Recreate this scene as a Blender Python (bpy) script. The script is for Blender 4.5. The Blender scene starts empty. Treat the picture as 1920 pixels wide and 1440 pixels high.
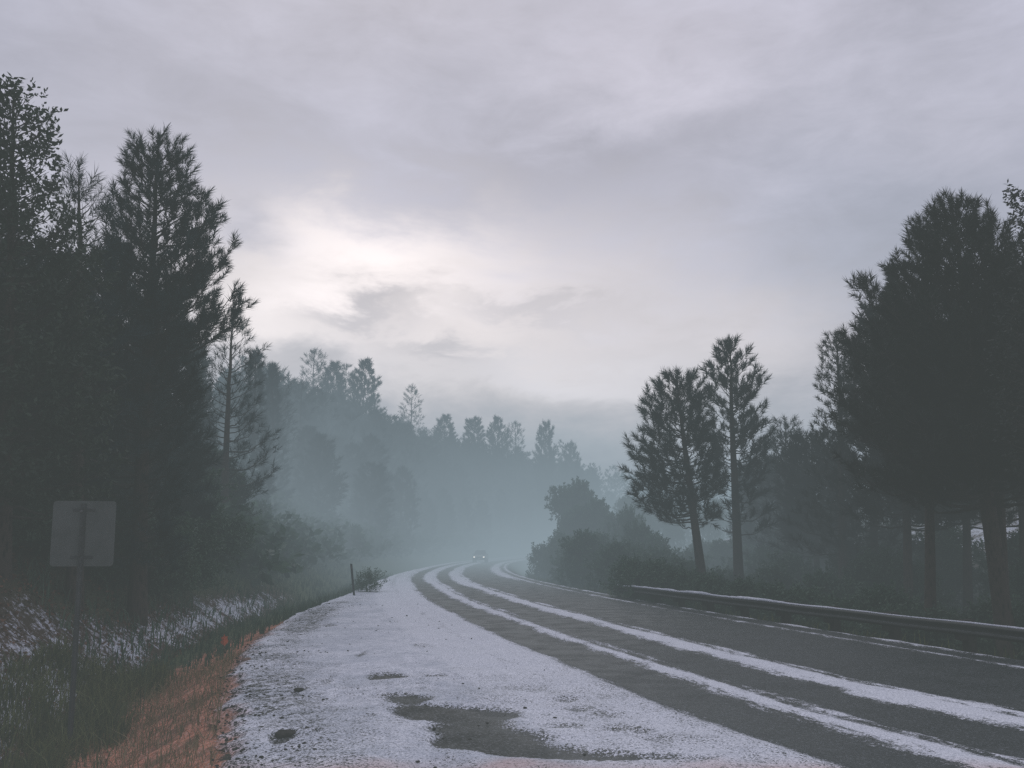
import bpy, bmesh, math, random
import numpy as np
from mathutils import Vector, Matrix
PI = math.pi
rng = np.random.default_rng(7)
random.seed(7)
S = bpy.context.scene
C = S.collection

# ------------------------------------------------------------------ camera
F, EYE, HY = 1600.0, 1.65, 1030.0
PITCH = math.atan((HY - 720) / F)
cam_d = bpy.data.cameras.new('camera'); cam = bpy.data.objects.new('camera', cam_d); C.objects.link(cam)
cam_d.sensor_width = 36.0; cam_d.lens = 36.0 * F / 1920.0
cam_d.clip_start = 0.05; cam_d.clip_end = 6000
cam.location = (0, 0, EYE); cam.rotation_euler = (PI / 2 + PITCH, 0, 0)
S.camera = cam

def ray(px, py):
    X = (px - 960) / F; Y = -(py - 720) / F
    return np.array([X, math.cos(PITCH) - Y * math.sin(PITCH), math.sin(PITCH) + Y * math.cos(PITCH)])
def at(px, py, y):
    d = ray(px, py); k = y / d[1]
    return np.array([d[0] * k, y, EYE + d[2] * k])
def ground(px, py, z=0.0):
    d = ray(px, py); k = (z - EYE) / d[2]
    return d[0] * k, d[1] * k
def azel(px, py):
    d = ray(px, py); d = d / np.linalg.norm(d)
    return math.atan2(d[0], d[1]), math.asin(d[2])

# ------------------------------------------------------------------ helpers
def link(o, parent=None):
    C.objects.link(o)
    if parent is not None: o.parent = parent
    return o
def tag(o, label=None, cat=None, group=None, kind=None):
    if label: o['label'] = label
    if cat: o['category'] = cat
    if group: o['group'] = group
    if kind: o['kind'] = kind
    return o
def empty(name, loc, rotz=0.0):
    o = bpy.data.objects.new(name, None); C.objects.link(o)
    o.location = loc; o.rotation_euler = (0, 0, rotz); o.empty_display_size = 0.2
    return o
def mesh_tris(name, V, Fc, mat=None, smooth=False):
    """V n x 3, Fc m x k (all faces with k corners)"""
    V = np.ascontiguousarray(V, dtype=np.float32); Fc = np.ascontiguousarray(Fc, dtype=np.int32)
    me = bpy.data.meshes.new(name)
    k = Fc.shape[1]
    me.vertices.add(len(V)); me.vertices.foreach_set('co', V.ravel())
    me.loops.add(Fc.size); me.loops.foreach_set('vertex_index', Fc.ravel())
    me.polygons.add(len(Fc)); me.polygons.foreach_set('loop_start', np.arange(0, Fc.size, k, dtype=np.int32))
    me.update(calc_edges=True)
    if smooth: me.polygons.foreach_set('use_smooth', np.ones(len(Fc), dtype=bool))
    if mat: me.materials.append(mat)
    return me
def mobj(name, me, parent=None):
    return link(bpy.data.objects.new(name, me), parent)

class MB:
    """collects simple shapes into one mesh"""
    def __init__(s): s.v = []; s.f = []
    def add(s, V, Fs):
        b = len(s.v); s.v += [tuple(map(float, p)) for p in V]; s.f += [tuple(b + i for i in f) for f in Fs]
    def box(s, c, d, M=None):
        x, y, z = d[0] / 2, d[1] / 2, d[2] / 2
        P = [(-x,-y,-z),(x,-y,-z),(x,y,-z),(-x,y,-z),(-x,-y,z),(x,-y,z),(x,y,z),(-x,y,z)]
        P = [Vector(p) for p in P]
        if M is not None: P = [M @ p for p in P]
        P = [p + Vector(c) for p in P]
        s.add(P, [(0,3,2,1),(4,5,6,7),(0,1,5,4),(1,2,6,5),(2,3,7,6),(3,0,4,7)])
    def tube(s, pts, rad, n=8, cap=True):
        pts = [Vector(p) for p in pts]; V = []
        for i, p in enumerate(pts):
            a = pts[max(i - 1, 0)]; b = pts[min(i + 1, len(pts) - 1)]
            d = (b - a).normalized(); u = d.orthogonal().normalized() if abs(d.z) < .99 else Vector((1, 0, 0))
            u = (u - d * u.dot(d)).normalized(); w = d.cross(u)
            r = rad[i] if hasattr(rad, '__len__') else rad
            for k in range(n):
                t = 2 * PI * k / n; V.append(p + (u * math.cos(t) + w * math.sin(t)) * r)
        Fs = [(i*n+k, i*n+(k+1)%n, (i+1)*n+(k+1)%n, (i+1)*n+k) for i in range(len(pts)-1) for k in range(n)]
        if cap: Fs += [tuple(range(n-1,-1,-1)), tuple((len(pts)-1)*n+k for k in range(n))]
        s.add(V, Fs)
    def loft(s, rings, closed=True, cap=True):
        n = len(rings[0]); V = [p for r in rings for p in r]
        Fs = [(i*n+k, i*n+(k+1)%n, (i+1)*n+(k+1)%n, (i+1)*n+k) for i in range(len(rings)-1) for k in range(n if closed else n-1)]
        if cap: Fs += [tuple(range(n-1,-1,-1)), tuple((len(rings)-1)*n+k for k in range(n))]
        s.add(V, Fs)
    def build(s, name, mat, parent=None, smooth=False, bevel=0):
        me = bpy.data.meshes.new(name); me.from_pydata(s.v, [], s.f); me.update()
        bm = bmesh.new(); bm.from_mesh(me); bmesh.ops.recalc_face_normals(bm, faces=bm.faces)
        if bevel: bmesh.ops.bevel(bm, geom=bm.edges[:], offset=bevel, segments=2, affect='EDGES', profile=.6)
        bm.to_mesh(me); bm.free()
        if smooth:
            for p in me.polygons: p.use_smooth = True
        if mat: me.materials.append(mat)
        return mobj(name, me, parent)

# value noise
def _h(ix, iy, seed):
    n = (ix.astype(np.int64) * 374761393 + iy.astype(np.int64) * 668265263 + seed * 974634777) & 0x7fffffff
    n = ((n ^ (n >> 13)) * 1274126177) & 0x7fffffff
    return ((n ^ (n >> 16)) & 0xffff) / 65535.0
def vnoise(x, y, seed=0):
    ix = np.floor(x); iy = np.floor(y); fx = x - ix; fy = y - iy
    fx = fx*fx*(3-2*fx); fy = fy*fy*(3-2*fy)
    a=_h(ix,iy,seed); b=_h(ix+1,iy,seed); c=_h(ix,iy+1,seed); d=_h(ix+1,iy+1,seed)
    return (a*(1-fx)+b*fx)*(1-fy)+(c*(1-fx)+d*fx)*fy
def fbm(x, y, oct=4, seed=0):
    r = 0; a = .5; t = 0
    for i in range(oct):
        r = r + a*vnoise(x*2**i, y*2**i, seed+i*17); t += a; a *= .5
    return r/t
def sst(a, b, x):
    t = np.clip((x-a)/(b-a), 0, 1); return t*t*(3-2*t)

# ------------------------------------------------------------------ road centre line (mid of the near lane)
CP = [(37,-60),(19,-28),(10.2,-10),(6.35,0),(3.62,7.3),(2.42,11),(0.62,18.4),(-1.35,27.6),(-3.35,39.4),(-4.95,52),(-6.0,68),(-6.3,86),(-5.95,106),(-4.6,125),(-2.2,143),(1.2,163),(6.5,186),(15,207),(29,226),(52,241),(90,250),(150,254),(260,250),(420,240)]
def catmull(P, n=24):
    P = np.array(P, float); out = []
    for i in range(len(P)-1):
        p0 = P[max(i-1,0)]; p1 = P[i]; p2 = P[i+1]; p3 = P[min(i+2,len(P)-1)]
        for k in range(n):
            t = k/n
            out.append(.5*((2*p1)+(-p0+p2)*t+(2*p0-5*p1+4*p2-p3)*t*t+(-p0+3*p1-3*p2+p3)*t**3))
    out.append(P[-1]); return np.array(out)
CL = catmull(CP)
for _ in range(30): CL[1:-1] = .25*CL[:-2]+.5*CL[1:-1]+.25*CL[2:]
SEG = np.linalg.norm(np.diff(CL, axis=0), axis=1); CS = np.concatenate([[0], np.cumsum(SEG)])
i0 = np.argmin(np.abs(CL[:,1])); CS = CS - CS[i0]
TAN = np.gradient(CL, axis=0); TAN /= np.linalg.norm(TAN, axis=1)[:,None]
NRM = np.stack([TAN[:,1], -TAN[:,0]], 1)      # points to the right
def cl_at(s):
    x = np.interp(s, CS, CL[:,0]); y = np.interp(s, CS, CL[:,1])
    nx = np.interp(s, CS, NRM[:,0]); ny = np.interp(s, CS, NRM[:,1]); l = np.hypot(nx, ny)
    return x, y, nx/l, ny/l
def st(x, y):
    x = np.atleast_1d(np.asarray(x, float)); y = np.atleast_1d(np.asarray(y, float))
    s = np.empty_like(x); t = np.empty_like(x)
    A = CL[:-1]; D = CL[1:]-CL[:-1]; L2 = (D**2).sum(1)
    for a in range(0, len(x), 20000):
        px = x[a:a+20000,None]; py = y[a:a+20000,None]
        u = np.clip(((px-A[:,0])*D[:,0]+(py-A[:,1])*D[:,1])/L2, 0, 1)
        dx = px-(A[:,0]+u*D[:,0]); dy = py-(A[:,1]+u*D[:,1]); q = dx*dx+dy*dy
        j = q.argmin(1); r = np.arange(len(j))
        s[a:a+20000] = CS[j]+u[r,j]*SEG[j]
        side = np.sign(dx[r,j]*D[j,1]-dy[r,j]*D[j,0])
        t[a:a+20000] = side*np.sqrt(q[r,j])
    return s, t
# outer edge of the snowy shoulder, as distance left of the lane middle
E_S = [-80,-10, 4,8,11,15,18,21,25,30,36,52,78,110,600]; E_V = [5.5,5.5,5.54,5.57,5.61,5.77,5.70,5.38,5.0,4.3,3.55,2.4,1.7,1.65,1.65]
def shoulder(s): return np.interp(s, E_S, E_V)
def road_z(y_, s):
    return np.where(s > 118, 1.2e-4*np.clip(s-118, 0, 260)**2, 0.0)
def height(x, y, raw=False):
    shp = np.shape(x); x = np.ravel(np.asarray(x,float)); y = np.ravel(np.asarray(y,float))
    s, t = st(x, y); e = shoulder(s); d = -t-e
    z = road_z(y, s)
    fe = np.clip((s-14)/10, 0, 1)
    dp = np.clip(d, 0, None)
    ditch = -0.5*sst(-0.25, 1.3, d)*(1-.3*fe)
    wob = (fbm(x*.35, y*.35, 3, 5)-.5)
    bank = np.where(dp > 1.9, .80*(dp-1.9)+.22*(sst(1.9,3.5,dp))*wob*3, 0)
    bank = np.minimum(bank, 1.9+ np.clip(dp-4.0,0,10)*.3 + wob*.8)
    bank = np.where(dp > 1.9, bank, 0)
    far = sst(10, 30, dp)*0
    cap = np.interp(x, [-400,-60,-36,-20,-8,8,20,40,70,300], [26,24,21,21.5,21,20,17,13,9,7])*(.85+.3*fbm(x*.02, y*.02, 3, 9))
    hill = cap*(1-np.exp(-np.clip(dp-7, 0, None)*1.15/cap))
    hill = hill*(.25+.75*sst(45,140,y))
    hill = np.where(y < -20, hill*.5, hill)
    zl = ditch+bank*(1-sst(9,40,dp)*.3)+hill
    g = np.clip(t-5.6, 0, None)
    zr = -0.95*sst(0, 2.6, g)-.35*sst(2.5,6,g)+ .34*np.clip(g-8.5,0,60)*sst(0,25,g+8) + (fbm(x*.3,y*.3,3,3)-.5)*.5*sst(.8,3,g)
    zr = np.minimum(zr, (5+fbm(x*.03,y*.03,3,2)*4)*(1-.75*sst(45,90,y)))
    z = z+np.where(t < 0, zl, zr)
    if not raw: z = z + (fbm(x*1.3,y*1.3,3,21)-.5)*.10*sst(.2,1.4,np.maximum(d,g))
    return z.reshape(shp)
def hz(x, y): return float(height(np.array([x]), np.array([y]))[0])

# ------------------------------------------------------------------ materials
def mat(name):
    m = bpy.data.materials.new(name); m.use_nodes = True
    nt = m.node_tree; nt.nodes.clear()
    out = nt.nodes.new('ShaderNodeOutputMaterial')
    return m, nt, out
class NT:
    def __init__(s, nt): s.nt = nt
    def n(s, typ, **k):
        o = s.nt.nodes.new(typ)
        for a, b in k.items(): setattr(o, a, b)
        return o
    def l(s, a, b): s.nt.links.new(a, b)
    def inp(s, sock, v):
        if isinstance(v, bpy.types.NodeSocket): s.l(v, sock)
        else: sock.default_value = v
    def m(s, op, a, b=0.0, c=0.0, clamp=False):
        o = s.n('ShaderNodeMath', operation=op); o.use_clamp = clamp
        s.inp(o.inputs[0], a); s.inp(o.inputs[1], b)
        if op in ('MULTIPLY_ADD', 'SMOOTH_MIN', 'SMOOTH_MAX'): s.inp(o.inputs[2], c)
        return o.outputs[0]
    def rng(s, v, a, b, c=0.0, d=1.0, smooth=True):
        o = s.n('ShaderNodeMapRange'); o.interpolation_type = 'SMOOTHSTEP' if smooth else 'LINEAR'
        s.inp(o.inputs['Value'], v)
        for k, q in zip(('From Min','From Max','To Min','To Max'), (a,b,c,d)): s.inp(o.inputs[k], q)
        return o.outputs[0]
    def mix(s, f, a, b, blend='MIX'):
        o = s.n('ShaderNodeMix'); o.data_type = 'RGBA'; o.blend_type = blend
        s.inp(o.inputs[0], f)
        for sock, v in ((o.inputs[6], a), (o.inputs[7], b)):
            if isinstance(v, bpy.types.NodeSocket): s.l(v, sock)
            else: sock.default_value = (*v, 1)
        return o.outputs[2]
    def noise(s, vec, scale, detail=4, rough=.55, dist=0.0):
        o = s.n('ShaderNodeTexNoise'); o.inputs['Scale'].default_value = scale; o.inputs['Detail'].default_value = detail
        o.inputs['Roughness'].default_value = rough; o.inputs['Distortion'].default_value = dist
        if vec is not None: s.l(vec, o.inputs['Vector'])
        return o.outputs['Fac']
    def vor(s, vec, scale, feature='F1'):
        o = s.n('ShaderNodeTexVoronoi'); o.feature = feature; o.inputs['Scale'].default_value = scale
        s.l(vec, o.inputs['Vector']); return o
    def attr(s, name):
        o = s.n('ShaderNodeAttribute'); o.attribute_name = name; return o
    def pos(s): return s.n('ShaderNodeNewGeometry').outputs['Position']
    def scale(s, vec, v):
        o = s.n('ShaderNodeMapping'); s.l(vec, o.inputs['Vector']); o.inputs['Scale'].default_value = v; return o.outputs[0]
    def bump(s, h, strength, dist, prev=None):
        o = s.n('ShaderNodeBump'); o.inputs['Strength'].default_value = strength; o.inputs['Distance'].default_value = dist
        s.l(h, o.inputs['Height'])
        if prev is not None: s.l(prev, o.inputs['Normal'])
        return o.outputs[0]
    def bsdf(s, col, rough=.8, spec=.3, metal=0.0, normal=None):
        o = s.n('ShaderNodeBsdfPrincipled')
        if isinstance(col, bpy.types.NodeSocket): s.l(col, o.inputs['Base Color'])
        else: o.inputs['Base Color'].default_value = (*col, 1)
        s.inp(o.inputs['Roughness'], rough); s.inp(o.inputs['Specular IOR Level'], spec); s.inp(o.inputs['Metallic'], metal)
        if normal is not None: s.l(normal, o.inputs['Normal'])
        return o.outputs[0]

def snow_color(T, p, keep=None):
    a = T.noise(p, 1.1, 4); b = T.noise(p, 55, 2, .8); g = T.noise(p, 7, 5, .75); g2 = T.noise(p, .8, 5, .65)
    c = T.mix(a, (.78,.80,.87), (.88,.90,.95)); clean = c
    c = T.mix(T.rng(g, .38, .60), T.mix(.5, c, (.46,.49,.56)), c)
    c = T.mix(T.rng(g2, .40, .56), T.mix(.4, c, (.40,.44,.50)), c)
    if keep is not None: c = T.mix(keep, clean, c)
    c = T.mix(T.rng(b, .36, .60), T.mix(.7, c, (.24,.27,.32)), c)
    return c

# road + shoulder
m_road, nt, out = mat('asphalt_with_hail'); T = NT(nt)
p = T.pos()
uv = T.n('ShaderNodeUVMap').outputs[0]                   # u = offset t, v = distance s (metres)
Fa = T.attr('cover').outputs['Fac']; spk = T.attr('speckle').outputs['Fac']; red = T.attr('warm_cast_mud').outputs['Fac']
streak = T.scale(uv, (1.0, .30, 1.0)); sx_ = T.n('ShaderNodeSeparateXYZ'); T.l(uv, sx_.inputs[0]); cb_ = T.n('ShaderNodeCombineXYZ')
T.l(T.m('ADD', T.m('MULTIPLY', sx_.outputs[0], 4.5), T.m('MULTIPLY', sx_.outputs[1], 3.0)), cb_.inputs[0]); T.l(T.m('SUBTRACT', T.m('MULTIPLY', sx_.outputs[1], 9.0), T.m('MULTIPLY', sx_.outputs[0], 5.5)), cb_.inputs[1])
fine = cb_.outputs[0]; cell = T.vor(p, 62.0).outputs['Color']; csep = T.n('ShaderNodeSeparateColor'); T.l(cell, csep.inputs[0]); vr = csep.outputs[0]
bnd = T.attr('band').outputs['Fac']; nf = T.noise(fine, 1.0, 5, .75, 1.6); ng = T.noise(p, 38.0, 3, .75)
n1 = T.noise(streak, 4.0, 5, .68); n2 = T.noise(streak, 22.0, 4, .65); n3 = T.noise(p, 95.0, 2, .7); n4 = T.noise(p, 1.7, 4, .6)
cov = T.m('ADD', Fa, T.m('MULTIPLY', T.m('SUBTRACT', n1, .5), .62))
cov = T.m('ADD', cov, T.m('MULTIPLY', T.m('SUBTRACT', n2, .5), .42))
cov = T.m('ADD', cov, T.m('MULTIPLY', T.m('SUBTRACT', n3, .5), T.m('ADD', .34, T.m('MULTIPLY', spk, .9))))
cov = T.m('ADD', cov, T.m('MULTIPLY', T.m('SUBTRACT', ng, .5), T.m('ADD', .15, T.m('MULTIPLY', spk, .8))))
cov = T.m('ADD', cov, T.m('MULTIPLY', T.m('SUBTRACT', vr, .5), T.m('ADD', .10, T.m('MULTIPLY', spk, .52))))
cov = T.m('SUBTRACT', cov, T.m('MULTIPLY', spk, .035))
cov = T.m('SUBTRACT', cov, T.m('MULTIPLY', bnd, T.rng(nf, .44, .60, 0, .75)))
cov = T.m('ADD', cov, T.m('MULTIPLY', T.m('SUBTRACT', n4, .5), T.m('MULTIPLY', spk, .55)))
snow = T.rng(cov, -.03, .05)
hail = T.rng(T.m('ADD', n3, T.m('MULTIPLY', n2, .35)), .80, .86)
hail2 = T.m('MULTIPLY', hail, .20)
redsoil_cast = T.mix(T.rng(n2,.35,.65), (.17,.070,.045), (.44,.22,.16))
snowf = T.m('MAXIMUM', snow, hail2)
asph = T.mix(T.noise(p, 3.0, 5, .6), (.006,.009,.011), (.018,.023,.026))
asph = T.mix(T.rng(n3, .5, .72), asph, (.038,.046,.052)); asph = T.mix(T.rng(vr, .80, .97), asph, (.075,.085,.095))
dirt = T.mix(T.noise(p, 30.0, 4, .7), (.002,.003,.003), (.022,.025,.026)); dirt = T.mix(T.rng(vr, .70, .97), dirt, (.10,.105,.11))
base = T.mix(T.rng(T.attr('dirt').outputs['Fac'], .2, .8), asph, dirt)
sc = snow_color(T, p, T.rng(T.attr('dirt').outputs['Fac'], 0, .25, .25, 1.0))
sc = T.mix(T.m('MULTIPLY', red, .85), sc, (.62,.33,.26))  # snow tint: painted warm cast up close, soil at the outer edge
base = T.mix(T.rng(T.m('ADD', red, T.m('MULTIPLY', T.m('SUBTRACT', ng, .5), .6)), .45, .75), base, redsoil_cast)
col = T.mix(snowf, base, sc)
hgt = T.m('ADD', T.m('MULTIPLY', snow, 1.0), T.m('MULTIPLY', n3, .35))
hgt = T.m('ADD', hgt, T.m('MULTIPLY', n2, .5))
nb = T.bump(hgt, .55, .02)
rough = T.mix(snowf, (.42,)*3, (.9,)*3)
wet = T.rng(n4, .35, .7, .38, .6)
rough = T.m('ADD', T.m('MULTIPLY', snowf, .9), T.m('MULTIPLY', T.m('SUBTRACT', 1.0, snowf), wet))
T.l(T.bsdf(col, rough, T.rng(T.attr('dirt').outputs['Fac'], 0, 1,   .16, .04), 0, nb), out.inputs[0])

# ground
m_ground, nt, out = mat('verge_soil_leaf_litter'); T = NT(nt)
p = T.pos()
zd = T.attr('zone_red').outputs['Fac']; zg = T.attr('zone_green').outputs['Fac']; zs = T.attr('zone_snow').outputs['Fac']
n1 = T.noise(p, 1.4, 5, .6); n2 = T.noise(p, 9, 5, .65); n3 = T.noise(p, 40, 3, .7)
litter = T.mix(n2, (.035,.024,.018), (.12,.065,.045))
forest = T.mix(n2, (.010,.014,.012), (.035,.042,.032))
redc = T.mix(T.rng(n2,.35,.65), (.24,.075,.038), (.60,.25,.155))
redc = T.mix(T.rng(n3, .5, .7), redc, (.58,.44,.40))
grs = T.mix(n2, (.035,.055,.025), (.10,.12,.06))
c = T.mix(T.rng(n1, .3, .7), forest, T.mix(.5, forest, litter))
c = T.mix(zs, c, litter)
sn = T.m('ADD', T.m('MULTIPLY', n1, .35), T.m('ADD', T.m('MULTIPLY', n2, .45), T.m('MULTIPLY', n3, .25)))
sm = T.rng(T.m('ADD', sn, T.m('MULTIPLY', zs, .245)), .70, .79)
sm = T.m('MULTIPLY', sm, T.rng(zs, .02, .25))
c = T.mix(zg, c, grs)
redc = T.mix(T.rng(n1, .48, .62), redc, T.mix(.6, redc, (.07,.055,.035)))
c = T.mix(T.rng(T.m('ADD', zd, T.m('MULTIPLY', T.m('SUBTRACT', T.m('ADD', T.m('MULTIPLY', n2, .6), T.m('MULTIPLY', n3, .4)), .5), 1.5)), .35, .6), c, redc)
c = T.mix(sm, c, snow_color(T, p))
nb = T.bump(T.m('ADD', n2, T.m('MULTIPLY', n3, .5)), .6, .05)
T.l(T.bsdf(c, .95, .1, 0, nb), out.inputs[0])

def foliage(name, a, b, trans=.25):
    m, nt, out = mat(name); T = NT(nt)
    oi = T.n('ShaderNodeObjectInfo').outputs['Random']
    tc = T.n('ShaderNodeTexCoord').outputs['Object']
    n = T.noise(tc, .9, 3); g = T.n('ShaderNodeNewGeometry').outputs['Random Per Island']
    f = T.m('ADD', T.m('MULTIPLY', n, .55), T.m('MULTIPLY', g, .45))
    c = T.mix(T.rng(f, .25, .75), a, b)
    c = T.mix(T.m('MULTIPLY', oi, .35), c, T.mix(.5, c, (.05,.06,.03)))
    d = T.bsdf(c, .6, .25)
    tr = T.n('ShaderNodeBsdfTranslucent'); T.l(c, tr.inputs[0])
    ms = T.n('ShaderNodeMixShader'); ms.inputs[0].default_value = trans
    T.l(d, ms.inputs[1]); T.l(tr.outputs[0], ms.inputs[2]); T.l(ms.outputs[0], out.inputs[0])
    return m
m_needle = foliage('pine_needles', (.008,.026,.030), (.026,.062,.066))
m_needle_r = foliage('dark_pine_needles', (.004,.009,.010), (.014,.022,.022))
m_leaf = foliage('broad_leaves', (.010,.024,.016), (.032,.058,.034))
m_bush = foliage('shrub_leaves', (.030,.068,.046), (.075,.135,.080))
m_far = foliage('hill_pine_needles', (.010,.026,.030), (.030,.058,.062))
m_grass = foliage('grass_blades', (.020,.036,.014), (.15,.165,.055))
m_grass_dry = foliage('dry_grass_blades', (.10,.10,.045), (.30,.22,.12))

def simple(name, a, b, rough=.8, spec=.3, metal=0.0, sc=6.0, bump=.4, bd=.01):
    m, nt, out = mat(name); T = NT(nt); tc = T.n('ShaderNodeTexCoord').outputs['Object']
    n = T.noise(tc, sc, 5, .65); n2 = T.noise(tc, sc*9, 3, .7)
    c = T.mix(T.rng(n, .3, .7), a, b)
    T.l(T.bsdf(c, rough, spec, metal, T.bump(T.m('ADD', n, n2), bump, bd)), out.inputs[0])
    return m
m_bark, nt, out = mat('pine_bark'); T = NT(nt); tc = T.n('ShaderNodeTexCoord').outputs['Object']
v = T.vor(T.scale(tc, (1,1,.28)), 16); n = T.noise(tc, 9, 5)
c = T.mix(T.rng(v.outputs['Distance'], .1, .5), (.012,.010,.009), T.mix(n, (.035,.028,.024), (.075,.055,.045)))
T.l(T.bsdf(c, .95, .1, 0, T.bump(v.outputs['Distance'], .8, .03)), out.inputs[0])
m_twig = simple('twig_bark', (.02,.018,.016), (.05,.042,.036))
m_signback = simple('weathered_aluminium', (.070,.082,.078), (.105,.120,.115), .55, .3, .2, 3.0, .15, .004)
m_steel = simple('dull_galvanised_steel', (.035,.038,.040), (.065,.07,.072), .6, .4, .4, 14.0)
m_rail = simple('guardrail_steel', (.010,.012,.013), (.028,.032,.032), .65, .4, .4, 5.0, .2, .004)
m_wood = simple('weathered_timber', (.018,.017,.016), (.04,.036,.032), .9, .1, 0, 12.0)
m_dpost = simple('dark_marker_post', (.02,.022,.024), (.04,.044,.045), .7)
m_bolt = simple('bolt_steel', (.10,.10,.10), (.2,.2,.2), .4, .5, .8)
m_dead = simple('dead_leaves', (.06,.028,.018), (.17,.08,.05), .9, .1, 0, 3.0)
m_orange = simple('orange_leaf', (.42,.10,.045), (.62,.17,.08), .7, .2, 0, 8.0)
m_clod = simple('wet_soil_clods', (.018,.017,.016), (.05,.045,.04), .9, .15, 0, 18.0, .8, .02)
m_stone = simple('reddish_brown_stone', (.13,.08,.065), (.22,.14,.11), .85, .2, 0, 10.0)
m_body = simple('dark_wet_car_paint', (.018,.022,.028), (.025,.03,.036), .25, .6, 0, 2.0, .02)
m_glass = simple('dark_car_glass', (.012,.015,.018), (.02,.024,.028), .08, .8, 0, 2.0, .0)
m_tyre = simple('tyre_rubber', (.010,.010,.011), (.02,.02,.02), .9)
m_rim = simple('wheel_metal', (.18,.18,.19), (.3,.3,.3), .35, .5, .9)
m_trim = simple('black_trim', (.01,.01,.011), (.02,.02,.02), .6)
m_plate = simple('pale_number_plate', (.45,.45,.42), (.55,.55,.5), .5)
m_refl = simple('dull_reflector', (.06,.05,.045), (.10,.08,.07), .3)
def snowm(name):
    m, nt, out = mat(name); T = NT(nt); p = T.pos(); n = T.noise(p, 40, 3, .7)
    T.l(T.bsdf(snow_color(T, p), .9, .2, 0, T.bump(n, .5, .01)), out.inputs[0]); return m
m_snow = snowm('settled_hail')
m_thin = simple('thin_wet_hail', (.05,.055,.06), (.16,.17,.18), .7, .3, 0, 9.0)
m_lamp, nt, out = mat('lit_headlamp'); T = NT(nt)
em = T.n('ShaderNodeEmission'); em.inputs[0].default_value = (1,.93,.85,1); em.inputs[1].default_value = 2.6
lw = T.n('ShaderNodeTexCoord').outputs['Object']
T.l(em.outputs[0], out.inputs[0])

# ------------------------------------------------------------------ ground sheet (polar grid round the viewpoint, reaches the horizon)
def build_ground():
    ang = np.concatenate([np.arange(-48, 48, .17), np.arange(48, 312, 2.0)])*PI/180
    r = [0.6]
    while r[-1] < 2600: r.append(r[-1]+max(.09, r[-1]*.021))
    r = np.array(r); nr, na = len(r), len(ang)
    R, A = np.meshgrid(r, ang, indexing='ij')
    x = np.concatenate([[0], (R*np.sin(A)).ravel()]); y = np.concatenate([[0], (R*np.cos(A)).ravel()])
    s, t = st(x, y); e = shoulder(s); d = -t-e
    z = height(x, y)
    inside = sst(0.05, .35, np.minimum(-d, 5.85-t))
    z = z - .07*inside - .01
    i = np.arange(nr-1)[:,None]; j = np.arange(na)[None,:]
    a = 1+i*na+j; b = 1+i*na+(j+1) % na; c_ = 1+(i+1)*na+(j+1) % na; dd = 1+(i+1)*na+j
    Q = np.stack([a+0*b, b, c_, dd], -1).reshape(-1, 4)[:, ::-1]
    me = mesh_tris('ground', np.stack([x,y,z],1), Q, m_ground, True)
    # close the hole at the centre
    bm = bmesh.new(); bm.from_mesh(me); bm.verts.ensure_lookup_table()
    c0 = bm.verts[0]
    for k in range(na):
        try: bm.faces.new((c0, bm.verts[1+(k+1) % na], bm.verts[1+k]))
        except ValueError: pass
    bm.normal_update(); bm.to_mesh(me); bm.free()
    near = 1-sst(17, 26, y)
    zr = sst(-.15,.2,d)*(1-sst(.85,1.7,d))*near + .35*sst(0,.3,d)*(1-sst(1.6,3.2,d))*near*(y < 12)
    zg = sst(.0,.5,d)*(1-sst(2.2,4.5,d))*(1-zr) + .55*sst(20,30,y)*sst(0,.5,d)*(1-sst(6,14,d))
    zg = np.clip(zg + .6*sst(0,1.5,t-5.8)*(1-sst(5,10,t-5.8)), 0, 1)
    bankz = sst(1.5,2.3,d)*(1-sst(5.0,8.0,d))*(1-sst(26,40,y))
    bankz = bankz*np.clip(1.15-(.40+.45*sst(12,17,y))*np.clip(d-2.2,0,9), 0, 1)
    rs = (t > 0)*sst(9,13,t)*(1-sst(24,34,t))*.95*sst(.45,.62,fbm(x*.22,y*.22,3,77))
    hs = (d > 0)*sst(40,90,y)*.35*(1-sst(2,8,d))
    zs = np.clip(bankz+rs+hs, 0, 1)
    zg = zg*(1-sst(.2,.8,zs))
    for nm, v in (('zone_red', zr), ('zone_green', zg), ('zone_snow', zs)):
        at_ = me.attributes.new(nm, 'FLOAT', 'POINT'); at_.data.foreach_set('value', v.astype(np.float32))
    o = mobj('ground', me); tag(o, kind='structure')
build_ground()

# ------------------------------------------------------------------ road sheet with tyre tracks through the hail
PATCH = [  # bare patches, photo ellipses: x, y, half width, half height, strength
 (729,1274,37,6,1.3),(808,1271,30,3,.9),(745,1312,30,6,.9),(768,1320,40,9,1.3),(775,1337,42,8,1.2),(850,1344,95,13,1.6),(920,1345,50,14,1.5),
 (880,1372,70,20,1.5),(930,1395,95,22,1.6),(1010,1415,85,14,1.4),(1090,1422,90,8,1.2),(1180,1427,80,6,.9),(870,1400,60,12,1.3),
 (1060,1318,22,5,.55),(1085,1338,24,6,.6),(1140,1347,30,5,.5),(1060,1368,40,6,.6),(1160,1373,30,5,.6),(1205,1379,20,6,.7),(1235,1395,30,9,.6),(985,1295,40,8,.4),
 (680,1230,8,10,.5),(690,1348,15,4,.5),(615,1282,9,9,.4),(530,1390,22,10,1.0),(560,1300,10,4,.7),(575,1376,8,4,.7),(596,1381,9,4,.7),
 (1300,1432,60,5,.5),(700,1183,30,3,.3),(800,1215,40,4,.35),(620,1175,14,2.5,.45)]
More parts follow.
